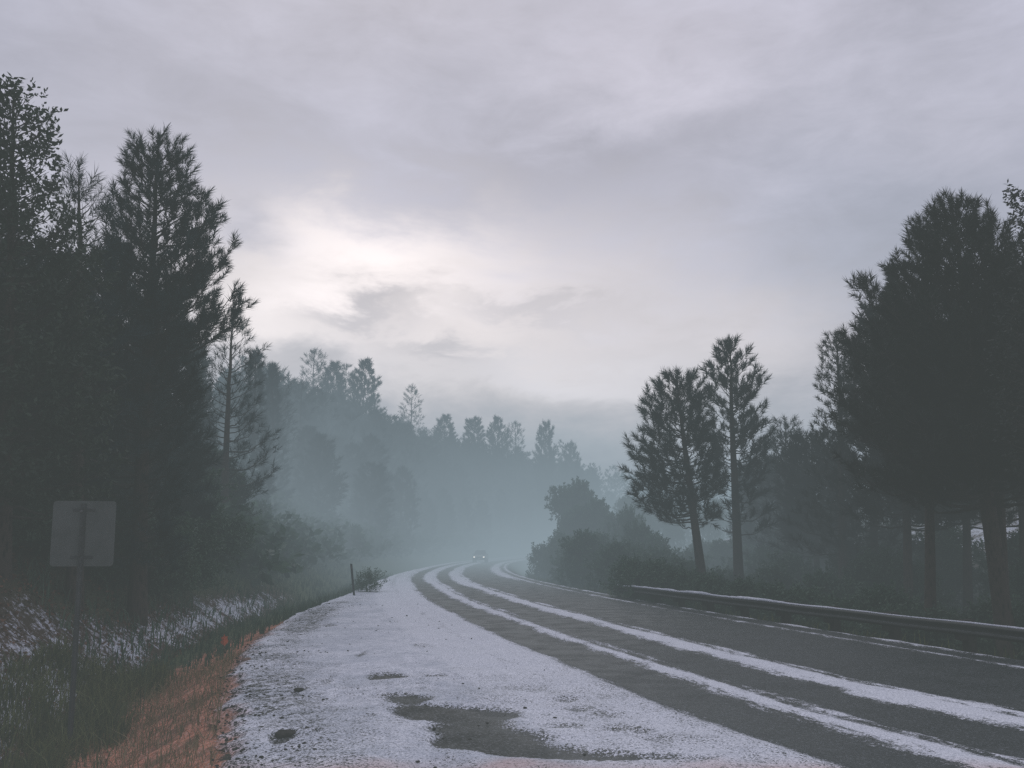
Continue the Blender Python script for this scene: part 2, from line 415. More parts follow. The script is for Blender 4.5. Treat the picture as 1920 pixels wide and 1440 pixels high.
def build_road():
    s = [-30.0]
    while s[-1] < 420: s.append(s[-1]+float(np.clip(abs(s[-1]-3)*.0065, .05, 1.5)))
    s = np.array(s); tt = np.arange(0, 1.0001, 1/300)
    Sg, U = np.meshgrid(s, tt, indexing='ij')
    e0 = .12+.34*(fbm(Sg*1.7,Sg*0+3,4,90)-.5)*(1-sst(20,30,Sg)); e = shoulder(Sg)+e0; Tg = -e+(5.9+e)*U
    x0, y0, nx, ny = cl_at(Sg); X = x0+nx*Tg; Y = y0+ny*Tg
    Z = height(X, Y, raw=True)
    e = e-e0
    w1 = .185+.05*np.sin(Sg*.23+1)*.5+.05*(fbm(Sg*.4,Tg*0,3,4)-.5)*2
    w2 = .30+.07*(fbm(Sg*.3,Tg*0,3,8)-.5)*2
    wv = .16*(fbm(Sg*.22,Tg*0,3,6)-.5); wu = .16*(fbm(Sg*.19,Tg*0,3,16)-.5)
    w1 = w1*(.8+.6*(fbm(Sg*.8,Tg*0,4,26)-.3)); w2 = w2*(.82+.6*(fbm(Sg*.7,Tg*0,4,36)-.3))
    a = -1.13-Tg+.2*(fbm(Sg*.3,Tg*0,3,46)-.5); b = w1-np.abs(Tg-.02-wv); c = w2-np.abs(Tg-1.66-wu)
    c2 = .045-np.abs(Tg-2.06-wu)+.30*(fbm(Sg*.55,Tg*0,4,56)-.58); b2 = .035-np.abs(Tg-.34-wv)+.28*(fbm(Sg*.6,Tg*0,4,66)-.60)
    # a second thinner strand where the middle ridge splits close to the viewer
    sp = w2*.5-np.abs(Tg-2.05+.02*(Sg-7)); sp = sp-.6*sst(9.5,11.5,Sg)
    e5 = .055-np.abs(Tg-5.0)+.22*(fbm(Sg*.35,Tg*0,3,31)-.62)
    e6 = .05-np.abs(Tg-5.62)+.3*(fbm(Sg*.9,Tg*0,3,41)-.60)
    far2 = .12-np.abs(Tg-4.75)*.5; far2 = np.minimum(far2, .1)-.5*(1-sst(34,58,Sg))
    cov = np.maximum.reduce([a,b,c,sp,b2,c2,e5,e6,far2]); cov = np.clip(cov, -.45, .34)
    # faint slush left in the second lane far away
    cov += .10*sst(25,60,Sg)
    cov += .07*((Tg > -1.13)&(Tg < 1.4))*sst(18,45,Sg)
    # older track in the shoulder
    trk = np.exp(-((Tg+1.95)/.16)**2)*sst(9,20,Sg)*(1-sst(70,90,Sg)); cov -= .17*trk
    for px, py, hw, hh, k in PATCH:
        cx, cy = ground(px, py); rx = hw/F*cy*1.02
        ry = abs(ground(px, py-hh)[1]-ground(px, py+hh)[1])/2
        q = ((X-cx)/rx)**2+((Y-cy)/ry)**2
        cov -= k*.42*np.clip(1.5-q, 0, 1.3)*1.05
    # dark gravelly outer edge of the shoulder
    band = np.exp(-((Tg+e-.35)/.38)**2)*(1-sst(20,30,Sg))
    band2 = np.exp(-((Tg+e-.6)/.7)**2)
    nb = fbm(X*1.1, Y*1.1, 4, 51)
    bandw = np.clip(1.35*np.exp(-((Tg+e-.48)/.34)**2)*(.18+1.1*sst(6,10,Y)*sst(.35,.62,nb))*(1-sst(22,34,Sg)), 0, 1)
    cov -= .06*band2*(1-sst(24,40,Sg))
    speck = np.clip(.25+.9*(1-sst(9,15,Y))+.7*band2, 0, 1)*sst(1.0,1.5,-Tg)
    # thinner, slushier hail in the middle of the pull-off
    cov -= .20*sst(1.9,2.6,-Tg)*(1-sst(-1.6,-.6,Tg+e))*sst(.42,.62,fbm(X*.7,Y*.35,4,53))
    cov = np.maximum(cov, -.6)
    dirt = ((Tg < -2.2)*sst(-2.2,-3.0,Tg)) if False else sst(2.6,3.6,-Tg)
    warm_cast_mud = (1-sst(6.35,7.25,Y+.25*(fbm(X*2,Y*2,3,60)-.5)*2))*.9  # warm light cast over the nearest ground, painted into its colour
    edge = (1-sst(-.12,.20,(Tg+e)+.45*(fbm(X*3.2,Y*3.2,4,61)-.5)))*(1-sst(14,22,Y)); warm_cast_mud = np.clip(warm_cast_mud+edge, 0, 1); cov -= .55*edge  # real reddish soil along the shoulder edge joins the same mask
    Z = Z+.012+.028*np.clip(cov+.1,0,.3)/.3*(.7+.6*fbm(X*3,Y*3,3,71))
    Z += (fbm(X*1.6,Y*1.6,4,72)-.5)*.09*sst(1.1,1.8,-Tg)+.03*np.exp(-((Tg+1.4)/.2)**2)*(.5+fbm(X*2,Y*2,3,79))
    n, k = Sg.shape
    i = np.arange(n-1)[:,None]; j = np.arange(k-1)[None,:]
    a0 = i*k+j; Q = np.stack([a0, a0+1, a0+k+1, a0+k], -1).reshape(-1,4)
    me = mesh_tris('road', np.stack([X.ravel(),Y.ravel(),Z.ravel()],1), Q, m_road, True)
    uvl = me.uv_layers.new(name='UVMap')
    UV = np.stack([Tg.ravel(), Sg.ravel()], 1)[Q.ravel()]
    uvl.data.foreach_set('uv', UV.astype(np.float32).ravel())
    for nm, v in (('cover', cov), ('speckle', speck), ('dirt', dirt), ('warm_cast_mud', warm_cast_mud), ('band', bandw)):
        at_ = me.attributes.new(nm, 'FLOAT', 'POINT'); at_.data.foreach_set('value', np.asarray(v, np.float32).ravel())
    tag(mobj('road', me), kind='structure')
build_road()

# ------------------------------------------------------------------ vegetation generators
def rot_to(dirs, roll):
    """3x3 matrices whose z column is dirs"""
    z = dirs/np.linalg.norm(dirs, axis=1)[:,None]
    up = np.where(np.abs(z[:,2:3]) < .95, np.array([[0,0,1.]]), np.array([[1.,0,0]]))
    x = np.cross(up, z); x /= np.linalg.norm(x, axis=1)[:,None]; y = np.cross(z, x)
    c = np.cos(roll)[:,None]; s_ = np.sin(roll)[:,None]
    return np.stack([x*c+y*s_, -x*s_+y*c, z], 2)
def needle_tmpl(n, ax, L, w, seed):
    g = np.random.default_rng(seed); V = np.zeros((n,3,3))
    u = g.random(n)**.7; az = g.random(n)*2*PI
    an = np.where(u > .85, g.uniform(.05,.6,n), g.uniform(.5,1.15,n))
    d = np.stack([np.sin(an)*np.cos(az), np.sin(an)*np.sin(az), np.cos(an)],1)
    b = np.stack([0*u,0*u,u*ax],1); ll = L*g.uniform(.7,1.1,n)[:,None]
    side = np.cross(d, g.normal(size=(n,3))); side /= np.linalg.norm(side,axis=1)[:,None]
    V[:,0] = b+side*w/2; V[:,1] = b-side*w/2; V[:,2] = b+d*ll
    return V.reshape(-1,3), 3
def leaf_tmpl(n, ax, L, w, seed):
    g = np.random.default_rng(seed); V = np.zeros((n,4,3))
    u = np.linspace(.1,1,n); az = g.random(n)*2*PI; an = g.uniform(.5,1.3,n)
    d = np.stack([np.sin(an)*np.cos(az), np.sin(an)*np.sin(az), np.cos(an)-.15],1)
    b = np.stack([g.normal(size=n)*ax*.12, g.normal(size=n)*ax*.12, u*ax],1)
    side = np.cross(d, g.normal(size=(n,3))); side /= np.linalg.norm(side,axis=1)[:,None]
    ll = L*g.uniform(.6,1.1,n)[:,None]
    V[:,0] = b; V[:,1] = b+d*ll*.5+side*w/2; V[:,2] = b+d*ll; V[:,3] = b+d*ll*.5-side*w/2
    return V.reshape(-1,3), 4
def place_tmpl(P, D, tmpls, g, sc=(.8,1.2)):
    V = []; k = tmpls[0][1]
    which = g.integers(0, len(tmpls), len(P)); roll = g.random(len(P))*2*PI; s_ = g.uniform(*sc, len(P))
    R = rot_to(D, roll)
    for i, (tv, _) in enumerate(tmpls):
        m = which == i
        if m.any(): V.append((np.einsum('nij,mj->nmi', R[m], tv)*s_[m][:,None,None]+P[m][:,None,:]).reshape(-1,3))
    V = np.concatenate(V); return V, np.arange(len(V)).reshape(-1, k)
class Tubes:
    def __init__(s): s.V = []; s.F = []; s.n = 0
    def add(s, pts, r0, r1, sides):
        pts = np.asarray(pts); m = len(pts); t = np.gradient(pts, axis=0); t /= np.linalg.norm(t,axis=1)[:,None]+1e-9
        up = np.array([0,0,1.]) if abs(t[0,2]) < .9 else np.array([1.,0,0])
        u = np.cross(t, up); u /= np.linalg.norm(u,axis=1)[:,None]+1e-9; w = np.cross(t, u)
        rr = np.linspace(r0, r1, m) if np.isscalar(r0) else r0
        a = np.arange(sides)*2*PI/sides
        V = pts[:,None]+(u[:,None]*np.cos(a)[None,:,None]+w[:,None]*np.sin(a)[None,:,None])*rr[:,None,None]
        i = np.arange(m-1)[:,None]; j = np.arange(sides)[None]
        Q = np.stack([i*sides+j, i*sides+(j+1)%sides, (i+1)*sides+(j+1)%sides, (i+1)*sides+j], -1).reshape(-1,4)+s.n
        s.V.append(V.reshape(-1,3)); s.F.append(Q); s.n += m*sides
    def mesh(s, name, m): return mesh_tris(name, np.concatenate(s.V), np.concatenate(s.F), m, True)

def make_tree(seed, H, base_xy, top_off, crown, trunk_r, kind='pine', dens=1.0, nbr=70, needle=m_needle, crown_base=.25, tuftL=.30, nn=34, nw=.012, upk=1.0, dead=0, wood=m_twig):
    """crown: [(height fraction, radius left, radius right)] top to bottom. returns meshes (trunk, branches, crown) with origin at the base"""
    g = np.random.default_rng(seed)
    n = 14; hh = np.linspace(0, 1, n)
    wob = np.stack([np.cumsum(g.normal(size=n))*.012*H/ n**.5, np.cumsum(g.normal(size=n))*.012*H/n**.5, 0*hh],1)*hh[:,None]
    axis = np.stack([top_off[0]*hh, top_off[1]*hh, H*hh],1)+wob*.8; axis[0,2] = -.35
    def ax_at(z):
        z = np.clip(z/H, 0, 1); return np.array([np.interp(z, hh, axis[:,0]), np.interp(z, hh, axis[:,1]), z*H])
    rad = trunk_r*(1-hh)**.8+.012; rad[0] *= 1.35; rad[1] *= 1.06
    tr = Tubes(); tr.add(axis, rad, None, 12)
    br = Tubes()
    cz = np.array([c[0] for c in crown])[::-1]; cl = np.array([c[1] for c in crown])[::-1]; cr = np.array([c[2] for c in crown])[::-1]
    P = []; D = []
    for b in range(nbr):
        f = crown_base+(1-crown_base)*((b+g.random())/nbr)**.85
        az = b*2.39996+g.normal()*.35
        ca = (math.cos(az)+1)/2
        L = (np.interp(f, cz, cl)*(1-ca)+np.interp(f, cz, cr)*ca)*g.choice([1.0,.92,.78,.6,1.06],p=[.3,.25,.2,.13,.12])
        rise = (.10+.75*max(0,(f-crown_base)/(1-crown_base))**1.4)*upk
        zt = f*H; z0 = max(zt-L*rise, (crown_base-.05)*H if f < .9 else zt-L*.9)
        z0 = min(z0, H*.985)
        p0 = ax_at(z0); tip = ax_at(min(zt,H))*0+np.array([ax_at(min(zt,H))[0]+L*math.cos(az), ax_at(min(zt,H))[1]+L*math.sin(az), zt])
        u = np.linspace(0,1,7)[:,None]
        sag = np.array([0,0,-.10*L*(1 if f < .8 else .3)])
        pts = p0*(1-u)+tip*u+sag*(4*u*(1-u))+np.array([0,0,.10*L])*u**3
        pts[1:-1] += g.normal(size=(5,3))*.02*L
        rb = min(max(.010+.016*L, .010), trunk_r*.4); br.add(pts, rb, .005, 5)
        if f > .985: pass
        isdead = dead and f < crown_base+.12 and g.random() < .7
        nt_ = max(2, int(L*4.2*dens)) if kind != 'far' else max(2,int(L*1.6*dens))
        for q in range(nt_):
            v = .28+.72*(q+g.random())/nt_ if L > .6 else g.random()
            pb = np.array([np.interp(v, u[:,0], pts[:,a]) for a in range(3)])
            dr = tip-p0; dr = dr/np.linalg.norm(dr); sd = np.cross(dr,[0,0,1]); sd /= np.linalg.norm(sd)+1e-6
            tl = min((.16+.34*L*(1-v))*g.uniform(.6,1.2), 1.2)
            dd = dr*.75+sd*g.choice([-1,1])*g.uniform(.3,1.0)+np.array([0,0,g.uniform(-.05,.6)*upk]); dd /= np.linalg.norm(dd)
            pe = pb+dd*tl
            br.add(np.array([pb, (pb+pe)/2+np.array([0,0,-.03*tl]), pe]), .007, .004, 3)
            if isdead: continue
            m = max(1, int(tl/.20)) if kind != 'far' else 1
            for w in range(m):
                vv = (w+1)/m; P.append(pb*(1-vv)+pe*vv); D.append(dd*.6+np.array([0,0,.55*upk])+g.normal(size=3)*.28)
        if not isdead:
            P.append(pts[-1]); D.append((tip-p0)/np.linalg.norm(tip-p0)+np.array([0,0,.35]))
    for w in range(6 if kind != 'leaf' else 3):
        P.append(ax_at(H*(1-.012*w))); D.append(np.array([0,0,1.])+g.normal(size=3)*(.1+.1*w))
    P = np.array(P); D = np.array(D)
    if kind == 'leaf': tm = [leaf_tmpl(nn, tuftL, nw*9, nw*3.2, 100+i) for i in range(4)]
    else: tm = [needle_tmpl(nn, tuftL*.75, tuftL*.62, nw, 200+i) for i in range(4)]
    V, Fc = place_tmpl(P, D, tm, g, (.75,1.25))
    return tr.mesh('trunk', m_bark), br.mesh('branches', wood), mesh_tris('crown', V, Fc, needle)

def root_tree(name, meshes, loc, label, cat='tree', group=None, rotz=0.0, scale=1.0, names=('trunk','branches','crown')):
    r = empty(name, loc, rotz); r.scale = (scale,)*3 if np.isscalar(scale) else scale
    tag(r, label, cat, group)
    for nm, me in zip(names, meshes):
        if me is not None: mobj(nm, me, r)
    return r

def photo_tree(seed, name, label, base_px, y, top, rows, **k):
    """top = photo pixel of the tip; rows = (py, left px, right px) silhouette; trunk foot below base_px at depth y"""
    b = at(base_px, 1030, y); x0 = b[0]; z0 = hz(x0, y)
    tL = k.get('tuftL', .3)*(1.7 if k.get('kind') == 'leaf' else 1.05)
    tp = at(top[0], top[1], y); H = tp[2]-z0-tL
    off = (tp[0]-x0, 0.0)
    cr = [(1.0, .12, .12)]
    for py, l, r in rows:
        z = at(960, py, y)[2]; f = (z-z0)/H; cx = x0+off[0]*f
        cr.append((f, max(.1, cx-at(l,py,y)[0]-tL*.45), max(.1, at(r,py,y)[0]-cx-tL*.45)))
    cb = cr[-1][0]
    group = k.pop('group', None)
    tr = k.pop('trunk_r', .02*H)
    ms = make_tree(seed, H, (x0,y), off, cr, tr, crown_base=k.pop('crown_base', max(.04,cb)), **k)
    return root_tree(name, ms, (x0,y,z0), label, 'tree', group)

# ---- trees to the left of the road
photo_tree(11,'broadleaf_tree','tall leafy tree with small pointed leaves rising at the far left edge',10,14.0,(32,143),
   [(180,-20,60),(230,-60,118),(300,-90,92),(360,-110,120),(480,-140,190),(620,-160,200),(800,-170,220),(960,-170,200)],
   kind='leaf', nbr=160, dens=2.0, needle=m_leaf, tuftL=.32, nn=16, nw=.015, trunk_r=.11, upk=1.0)
photo_tree(12,'pine_tree','slender pine with bare spiky leader between the leafy tree and the big pine',150,16.0,(150,300),
   [(330,128,185),(380,100,210),(450,90,215),(560,60,250),(720,40,280),(900,30,280)],
   nbr=58, dens=.9, tuftL=.40, nn=40, trunk_r=.13)
photo_tree(13,'pine_tree','big bushy pine towering over the left roadside bank',268,18.0,(285,243),
   [(262,225,330),(320,212,345),(355,212,360),(390,205,398),(440,190,430),(500,180,458),(570,170,462),(625,150,440),(680,140,385),(800,120,350),(1000,110,345),(1080,110,345)],
   nbr=200, dens=2.0, tuftL=.33, nn=48, nw=.015, trunk_r=.16)
photo_tree(14,'pine_tree','thin misty pine at the fog edge, sparse twigs at its tip',418,32.0,(438,575),
   [(600,420,462),(650,405,492),(700,385,500),(760,370,505),(840,365,535),(900,350,520),(960,370,500),(1040,380,470)],
   nbr=80, dens=.9, tuftL=.42, nn=30, nw=.016, trunk_r=.15, dead=1)
fill_left = [(70,20,(60,440),-60,220,'dark pine behind the slender one at far left',.5),(205,23,(205,450),60,350,'dark pine standing behind the big roadside pine',.5),
             (310,25,(320,540),200,400,'dark full pine right behind the big pine, in its shade',.5),(-40,17,(-30,350),-160,110,'dark pine cut off by the left edge of the view',.5),
             (470,50,(478,652),430,520,'misty pine just beyond the thin one at the fog edge',.5),
             (508,62,(512,680),470,550,'pale pine at the start of the foggy slope',.5),(140,26,(130,540),20,250,'deep dark pine in the middle of the left thicket',.5),
             (365,40,(372,640),330,420,'hazy pine seen between the big pine and the thin misty one',.5)]
for i,(bx,y,top,l,r,lab,_) in enumerate(fill_left):
    w = (r-l)/2; c0 = (l+r)/2; t0 = top[1]
    rows = [(t0+40,c0-w*.25,c0+w*.25),(t0+120,c0-w*.55,c0+w*.5),(t0+240,c0-w*.9,c0+w*.85),(t0+400,l,r),(1040,l,r),(1110,l,r)]
    photo_tree(30+i,'pine_tree',lab,bx,y,top,rows,nbr=130,dens=1.7,tuftL=.48,nn=34,nw=.03,trunk_r=.15, group='pines on the left bank')

# ---- trees to the right of the road
photo_tree(51,'pine_tree','leaning pine with bare curved lower trunk behind the guardrail',1322,30.0,(1268,688),
   [(702,1252,1292),(740,1212,1330),(800,1192,1342),(850,1180,1338),(900,1170,1345),(940,1172,1350),(975,1215,1350),(990,1240,1335)],
   nbr=112, dens=1.25, tuftL=.42, nn=46, nw=.020, trunk_r=.19, upk=.9)
photo_tree(52,'pine_tree','tall straight pine with pointed top right of the leaning pine',1382,32.0,(1366,628),
   [(650,1340,1395),(700,1322,1415),(740,1322,1448),(770,1335,1452),(820,1330,1462),(880,1325,1455),(940,1330,1450),(1000,1330,1440)],
   nbr=96, dens=1.25, tuftL=.44, nn=48, nw=.024, trunk_r=.21, upk=.95, dead=1)
photo_tree(53,'pine_tree','small round-topped pine low between the straight pine and the dark trees',1470,38.0,(1468,778),
   [(800,1440,1500),(840,1425,1525),(900,1410,1545),(1000,1400,1560),(1060,1400,1560)],
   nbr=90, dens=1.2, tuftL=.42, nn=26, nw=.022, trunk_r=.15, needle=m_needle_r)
photo_tree(54,'pine_tree','narrow column-shaped pine at the left side of the dark right-hand trees',1572,30.0,(1566,615),
   [(640,1545,1590),(700,1528,1600),(760,1530,1600),(820,1525,1610),(880,1510,1620),(960,1480,1640),(1050,1470,1640)],
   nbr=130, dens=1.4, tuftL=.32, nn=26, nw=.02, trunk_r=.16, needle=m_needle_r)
photo_tree(55,'pine_tree','huge dark pine filling the right side, with thick bare trunk by the rail',1872,19.0,(1776,362),
   [(385,1752,1806),(430,1735,1835),(500,1650,1900),(570,1605,1960),(640,1598,1990),(740,1575,2000),(840,1560,2010),(900,1590,2000),(935,1650,1990)],
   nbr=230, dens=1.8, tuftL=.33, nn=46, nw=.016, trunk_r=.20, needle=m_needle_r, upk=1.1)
photo_tree(57,'pine_tree','slim dark pine whose spiky tip stands left of the huge pine top',1725,20.5,(1728,392),
   [(415,1715,1742),(460,1690,1765),(540,1660,1800),(700,1640,1830),(900,1640,1830)],
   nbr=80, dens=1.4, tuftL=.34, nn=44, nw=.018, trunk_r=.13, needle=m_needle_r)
photo_tree(58,'pine_tree','slim dark pine whose spiky tip stands right of the huge pine top',1860,20.0,(1862,390),
   [(412,1845,1885),(460,1825,1910),(540,1800,1930),(700,1780,1950),(900,1780,1950)],
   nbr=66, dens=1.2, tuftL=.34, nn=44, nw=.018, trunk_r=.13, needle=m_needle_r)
photo_tree(56,'broadleaf_tree','dark tree with small leafy clumps cut off by the right edge of the view',1960,15.5,(1935,330),
   [(350,1885,1990),(400,1880,2020),(470,1890,2050),(560,1870,2060),(760,1850,2070),(900,1880,2060)],
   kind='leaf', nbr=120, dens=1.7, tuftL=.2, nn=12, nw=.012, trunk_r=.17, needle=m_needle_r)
fill_right = [(1690,26,(1688,500),1600,1830,'dark pine behind the left half of the huge right-hand pine'),(1800,27,(1800,560),1690,1930,'dark pine directly behind the huge right-hand pine'),
              (1905,24,(1905,480),1800,2010,'dark pine behind the leafy tree at the right edge'),(1525,34,(1525,800),1460,1600,'low dark pine under the column-shaped pine'),
              (1630,30,(1628,560),1570,1720,'dark pine between the column-shaped pine and the huge one'),(1430,44,(1432,850),1370,1490,'misty low pine behind the straight pine'),
              (1750,34,(1745,640),1640,1850,'deep dark pine far inside the right-hand wood')]
for i,(bx,y,top,l,r,lab) in enumerate(fill_right):
    w = (r-l)/2; c0 = (l+r)/2; t0 = top[1]; h = 940-t0
    rows = [(t0+h*.08,c0-w*.35,c0+w*.35),(t0+h*.25,c0-w*.7,c0+w*.7),(t0+h*.5,c0-w*.95,c0+w*.95),(t0+h*.8,l,r),(1040 if bx<1640 else 985,l,r)]
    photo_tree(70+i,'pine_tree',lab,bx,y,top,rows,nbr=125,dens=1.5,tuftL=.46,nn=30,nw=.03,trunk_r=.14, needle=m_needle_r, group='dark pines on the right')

# ---- shrubs and small leafy trees
def make_bush(seed, H, R, n=520, leaf=.075, m=m_bush, stems=9, tall=False):
    g = np.random.default_rng(seed); br = Tubes(); P = []; D = []
    lobes = [(float(np.clip(g.normal(),-1.2,1.2))*R*.42, float(np.clip(g.normal(),-1.2,1.2))*R*.42, H*g.uniform(.35,.8), R*g.uniform(.35,.6)) for _ in range(7)]
    lobes.append((0,0,H*.78,R*.4))
    for k in range(stems):
        lb = lobes[k % len(lobes)]; e = np.array([lb[0],lb[1],lb[2]])
        a = np.array([g.normal()*.06, g.normal()*.06, -.15]); u = np.linspace(0,1,5)[:,None]
        br.add(a*(1-u)+e*u+np.array([0,0,.12*H])*(4*u*(1-u))+g.normal(size=(5,3))*.02*H, .018*max(1,H/2), .006, 5)
    for lx,ly,lz,lr in lobes:
        q = int(n/len(lobes)); v = g.normal(size=(q,3)); v /= np.linalg.norm(v,axis=1)[:,None]
        rr = lr*g.uniform(.35,1.12,q)[:,None]*np.array([[1,1,.9]])
        pp = np.array([lx,ly,lz])+v*rr; pp = pp[pp[:,2] > .05]; vv = v[:len(pp)]
        P.append(pp); D.append((pp-np.array([lx,ly,lz]))+np.array([0,0,.5*lr])+g.normal(size=pp.shape)*.2*lr)
    # skirt reaching the ground
    q = int(n*.3); a = g.random(q)*2*PI; r_ = R*np.sqrt(g.random(q))*.95
    P.append(np.stack([r_*np.cos(a), r_*np.sin(a), g.random(q)*H*.45],1)); D.append(g.normal(size=(q,3))*.4+np.array([0,0,1.]))
    P = np.concatenate(P); D = np.concatenate(D)
    V, Fc = place_tmpl(P, D, [leaf_tmpl(14, .26, leaf*1.7, leaf*.75, 300+i) for i in range(4)], g)
    return br.mesh('stems', m_twig), mesh_tris('foliage', V, Fc, m)
bA = make_bush(1, 2.0, 1.1, 620); bB = make_bush(2, 3.2, 1.5, 1000, .085); bC = make_bush(3, 5.5, 1.7, 1700, .10); bD = make_bush(4, 1.1, .8, 420, .06)
def bush(name, ms, px, y, label, group, s=1.0, rot=None, cat='shrub'):
    x = at(px, 1030, y)[0]
    sc = s if not np.isscalar(s) else (s,s,s)
    return root_tree(name, ms, (x, y, hz(x,y)-.03), label, cat, group, random.random()*6.28 if rot is None else rot, sc, ('stems','foliage'))
GR = 'shrubs beyond the right edge of the road'
BH = {'A':(bA,2.0), 'B':(bB,3.2), 'C':(bC,5.5), 'D':(bD,1.1)}
def tbush(name, k, px, y, top, label, group, w=1.0, cat='shrub'):
    ms, H0 = BH[k]; x = at(px,1030,y)[0]; sz = (at(px,top,y)[2]-hz(x,y))/(H0*1.02); ws = w*sz**.6
    bush(name, ms, px, y, label, group, (ws,ws,sz), cat=cat)
tbush('shrub','A',1024,56,1022,'rounded shrub at the inside of the bend where the road vanishes', GR)
tbush('shrub','A',1052,53,1000,'shrub just right of the rounded one at the bend', GR, .9)
tbush('leafy_tree','C',1088,64,878,'tallest misty leafy tree at the inside of the bend', GR, .85, 'tree')
tbush('leafy_tree','C',1070,60,940,'leafy tree in front of the tallest one at the bend', GR, .75, 'tree')
tbush('leafy_tree','C',1122,58,915,'leafy tree right of the tallest one at the bend', GR, .8, 'tree')
tbush('leafy_tree','C',1150,55,945,'leafy tree with broken outline between the bend and the pointed small tree', GR, .75, 'tree')
tbush('leafy_tree','B',1176,50,948,'pointed small leafy tree left of the leaning pine', GR, .6, 'tree')
for px, y, tp in ((1205,78,925),(1235,84,930),(1262,76,948),(1292,88,940),(1330,74,945),(1350,86,925),(1180,90,915),(1415,70,900)):
    tbush('leafy_tree','C',px,y,tp,'pale misty leafy tree in the hollow seen past the trunks of the two slim pines','misty trees beyond the two slim pines',.8,'tree')
tbush('leafy_tree','B',1200,44,975,'low leafy tree right of the pointed small one', GR, .7, 'tree')
tbush('leafy_tree','B',1230,43,1000,'lowest leafy tree under the crown of the leaning pine', GR, .8, 'tree')
for i,(px,y,ms,s) in enumerate([(1075,46,bB,.9),(1100,42,bB,1.0),(1130,44,bB,1.1),(1150,38,bB,.85),(1185,40,bB,.9),(1205,36,bA,1.15),(1240,38,bB,.85),(1235,33,bA,1.0),(1270,34,bA,1.1),(1300,37,bA,1.15),(1340,33,bA,.95),
      (1370,36,bA,1.1),(1410,33,bA,1.0),(1450,31,bA,1.1),(1490,33,bB,.9),(1540,28,bA,1.05),(1290,44,bB,.9),(1400,42,bB,.9),(1185,31,bD,1.1),(1222,29.5,bD,1.1),(1265,28.5,bD,1.1),(1320,27,bD,1.1),(1380,25.5,bD,1.1),(1440,24.5,bD,1.2),
      (1560,38,bC,.8),(1600,31,bB,1.0),(1640,28,bB,.9),(1710,27,bB,.8),(1780,30,bB,.95),(1680,34,bC,.6),(1910,27,bB,.85),(1940,24,bB,.8),(1350,48,bC,.6),(1400,50,bC,.65),(1310,52,bC,.6),(1490,40,bC,.7),(1440,38,bB,1.0),(1590,27,bA,1.0),(1660,22,bA,.9),(1750,20.5,bD,1.2),(1500,23.5,bD,1.2),(1570,22,bD,1.1),(1650,20.5,bD,1.1),(1840,21,bA,.9),(1930,19,bA,.9)]):
    bush('shrub', ms, px, y, 'green shrub among the thicket growing behind the guardrail', 'shrubs behind the guardrail', s)
for i,(px,y,ms,s) in enumerate([(40,16.5,bA,.8),(120,17.5,bA,.9),(190,18.5,bA,.85),(250,20,bA,.9),(300,21,bA,.9),(345,23,bA,.9),(385,26,bA,1.0),(90,21,bB,.9),(210,23,bB,.9),(330,27,bB,.9),(430,33,bB,.6),(470,42,bB,.6),
      (-20,15.5,bA,.9),(280,26,bB,.9),(420,29,bA,.7),(395,33,bC,.7)]):
    bush('shrub', ms, px, y, 'dark shrub at the foot of the pines on the left bank', 'shrubs on the left bank', s)
bush('roadside_bush', make_bush(9,.62,.55,150,.045,stems=6), 694, 34.0, 'small green bush in the snow beside the marker post', None, 1.0)

# ---- the wooded hillside in fog: shared meshes
HV = []
for i in range(7):
    H = [15,17,13,16,14,18,15][i]
    top = [.8,1.4,1.0,.5,1.6,1.1,.9][i]; R = [2.6,2.4,2.2,2.9,2.2,2.5,2.6][i]
    cr = [(1,.2,.2),(.95,top,top),(.85,R*.75,R*.7),(.7,R,R*.9),(.5,R*1.1,R*1.15),(.35,R*1.1,R*1.1),(.05,R*.9,R*.9)]
    HV.append(make_tree(500+i, H, (0,0), (.3,0), cr, .2, kind='far', nbr=[95,62,100,90,95,50,100][i], dens=[1.9,1.3,1.9,1.9,1.9,1.2,1.9][i], needle=m_far, tuftL=1.0, nn=[26,18,26,26,26,18,26][i], nw=[.085,.05,.085,.085,.085,.05,.085][i], crown_base=[.08,.3,.06,.1,.08,.35,.07][i]))
HX = 'pines on the foggy hillside'
sky_pines = [(575,660,150,'tallest misty pine on the left ridge, apart at the skyline',1),(612,688,165,'left one of two close misty pines right of the tallest ridge pine',2),(633,688,168,'right one of two close misty pines right of the tallest ridge pine',1),
  (670,681,160,'dense misty pine with layered crown on the ridge',3),(765,728,175,'lone misty pine standing above the ridge line near the middle',5),(831,785,200,'misty pine with thin spike top on the ridge',2),
  (886,788,210,'first of two broad misty pines over the car',4),(932,787,212,'second broad misty pine over the car',3),(966,796,215,'thin half-bare misty pine on the ridge',1),(1022,800,215,'broad flat-topped misty pine near the end of the ridge',4),
  (1074,838,225,'last misty pine where the ridge drops to the right',0)]
def hill_tree(px, py, y, label, v, group=None):
    x = at(px, 1030, y)[0]; z = hz(x, y); H = at(px, py, y)[2]-z
    base = [15,17,13,16,14,18,15][v]; 
    sc = H/base
    w = min(max(sc, .7), 1.05)*1.05
    r = root_tree('pine_tree', HV[v], (x,y,z), label, 'tree', group, random.random()*6.28, (w,w,sc)); return sc
for a in sky_pines:
    q = hill_tree(a[0],a[1],a[2],a[3],a[4]); print('ridge pine', a[0], round(q,2))
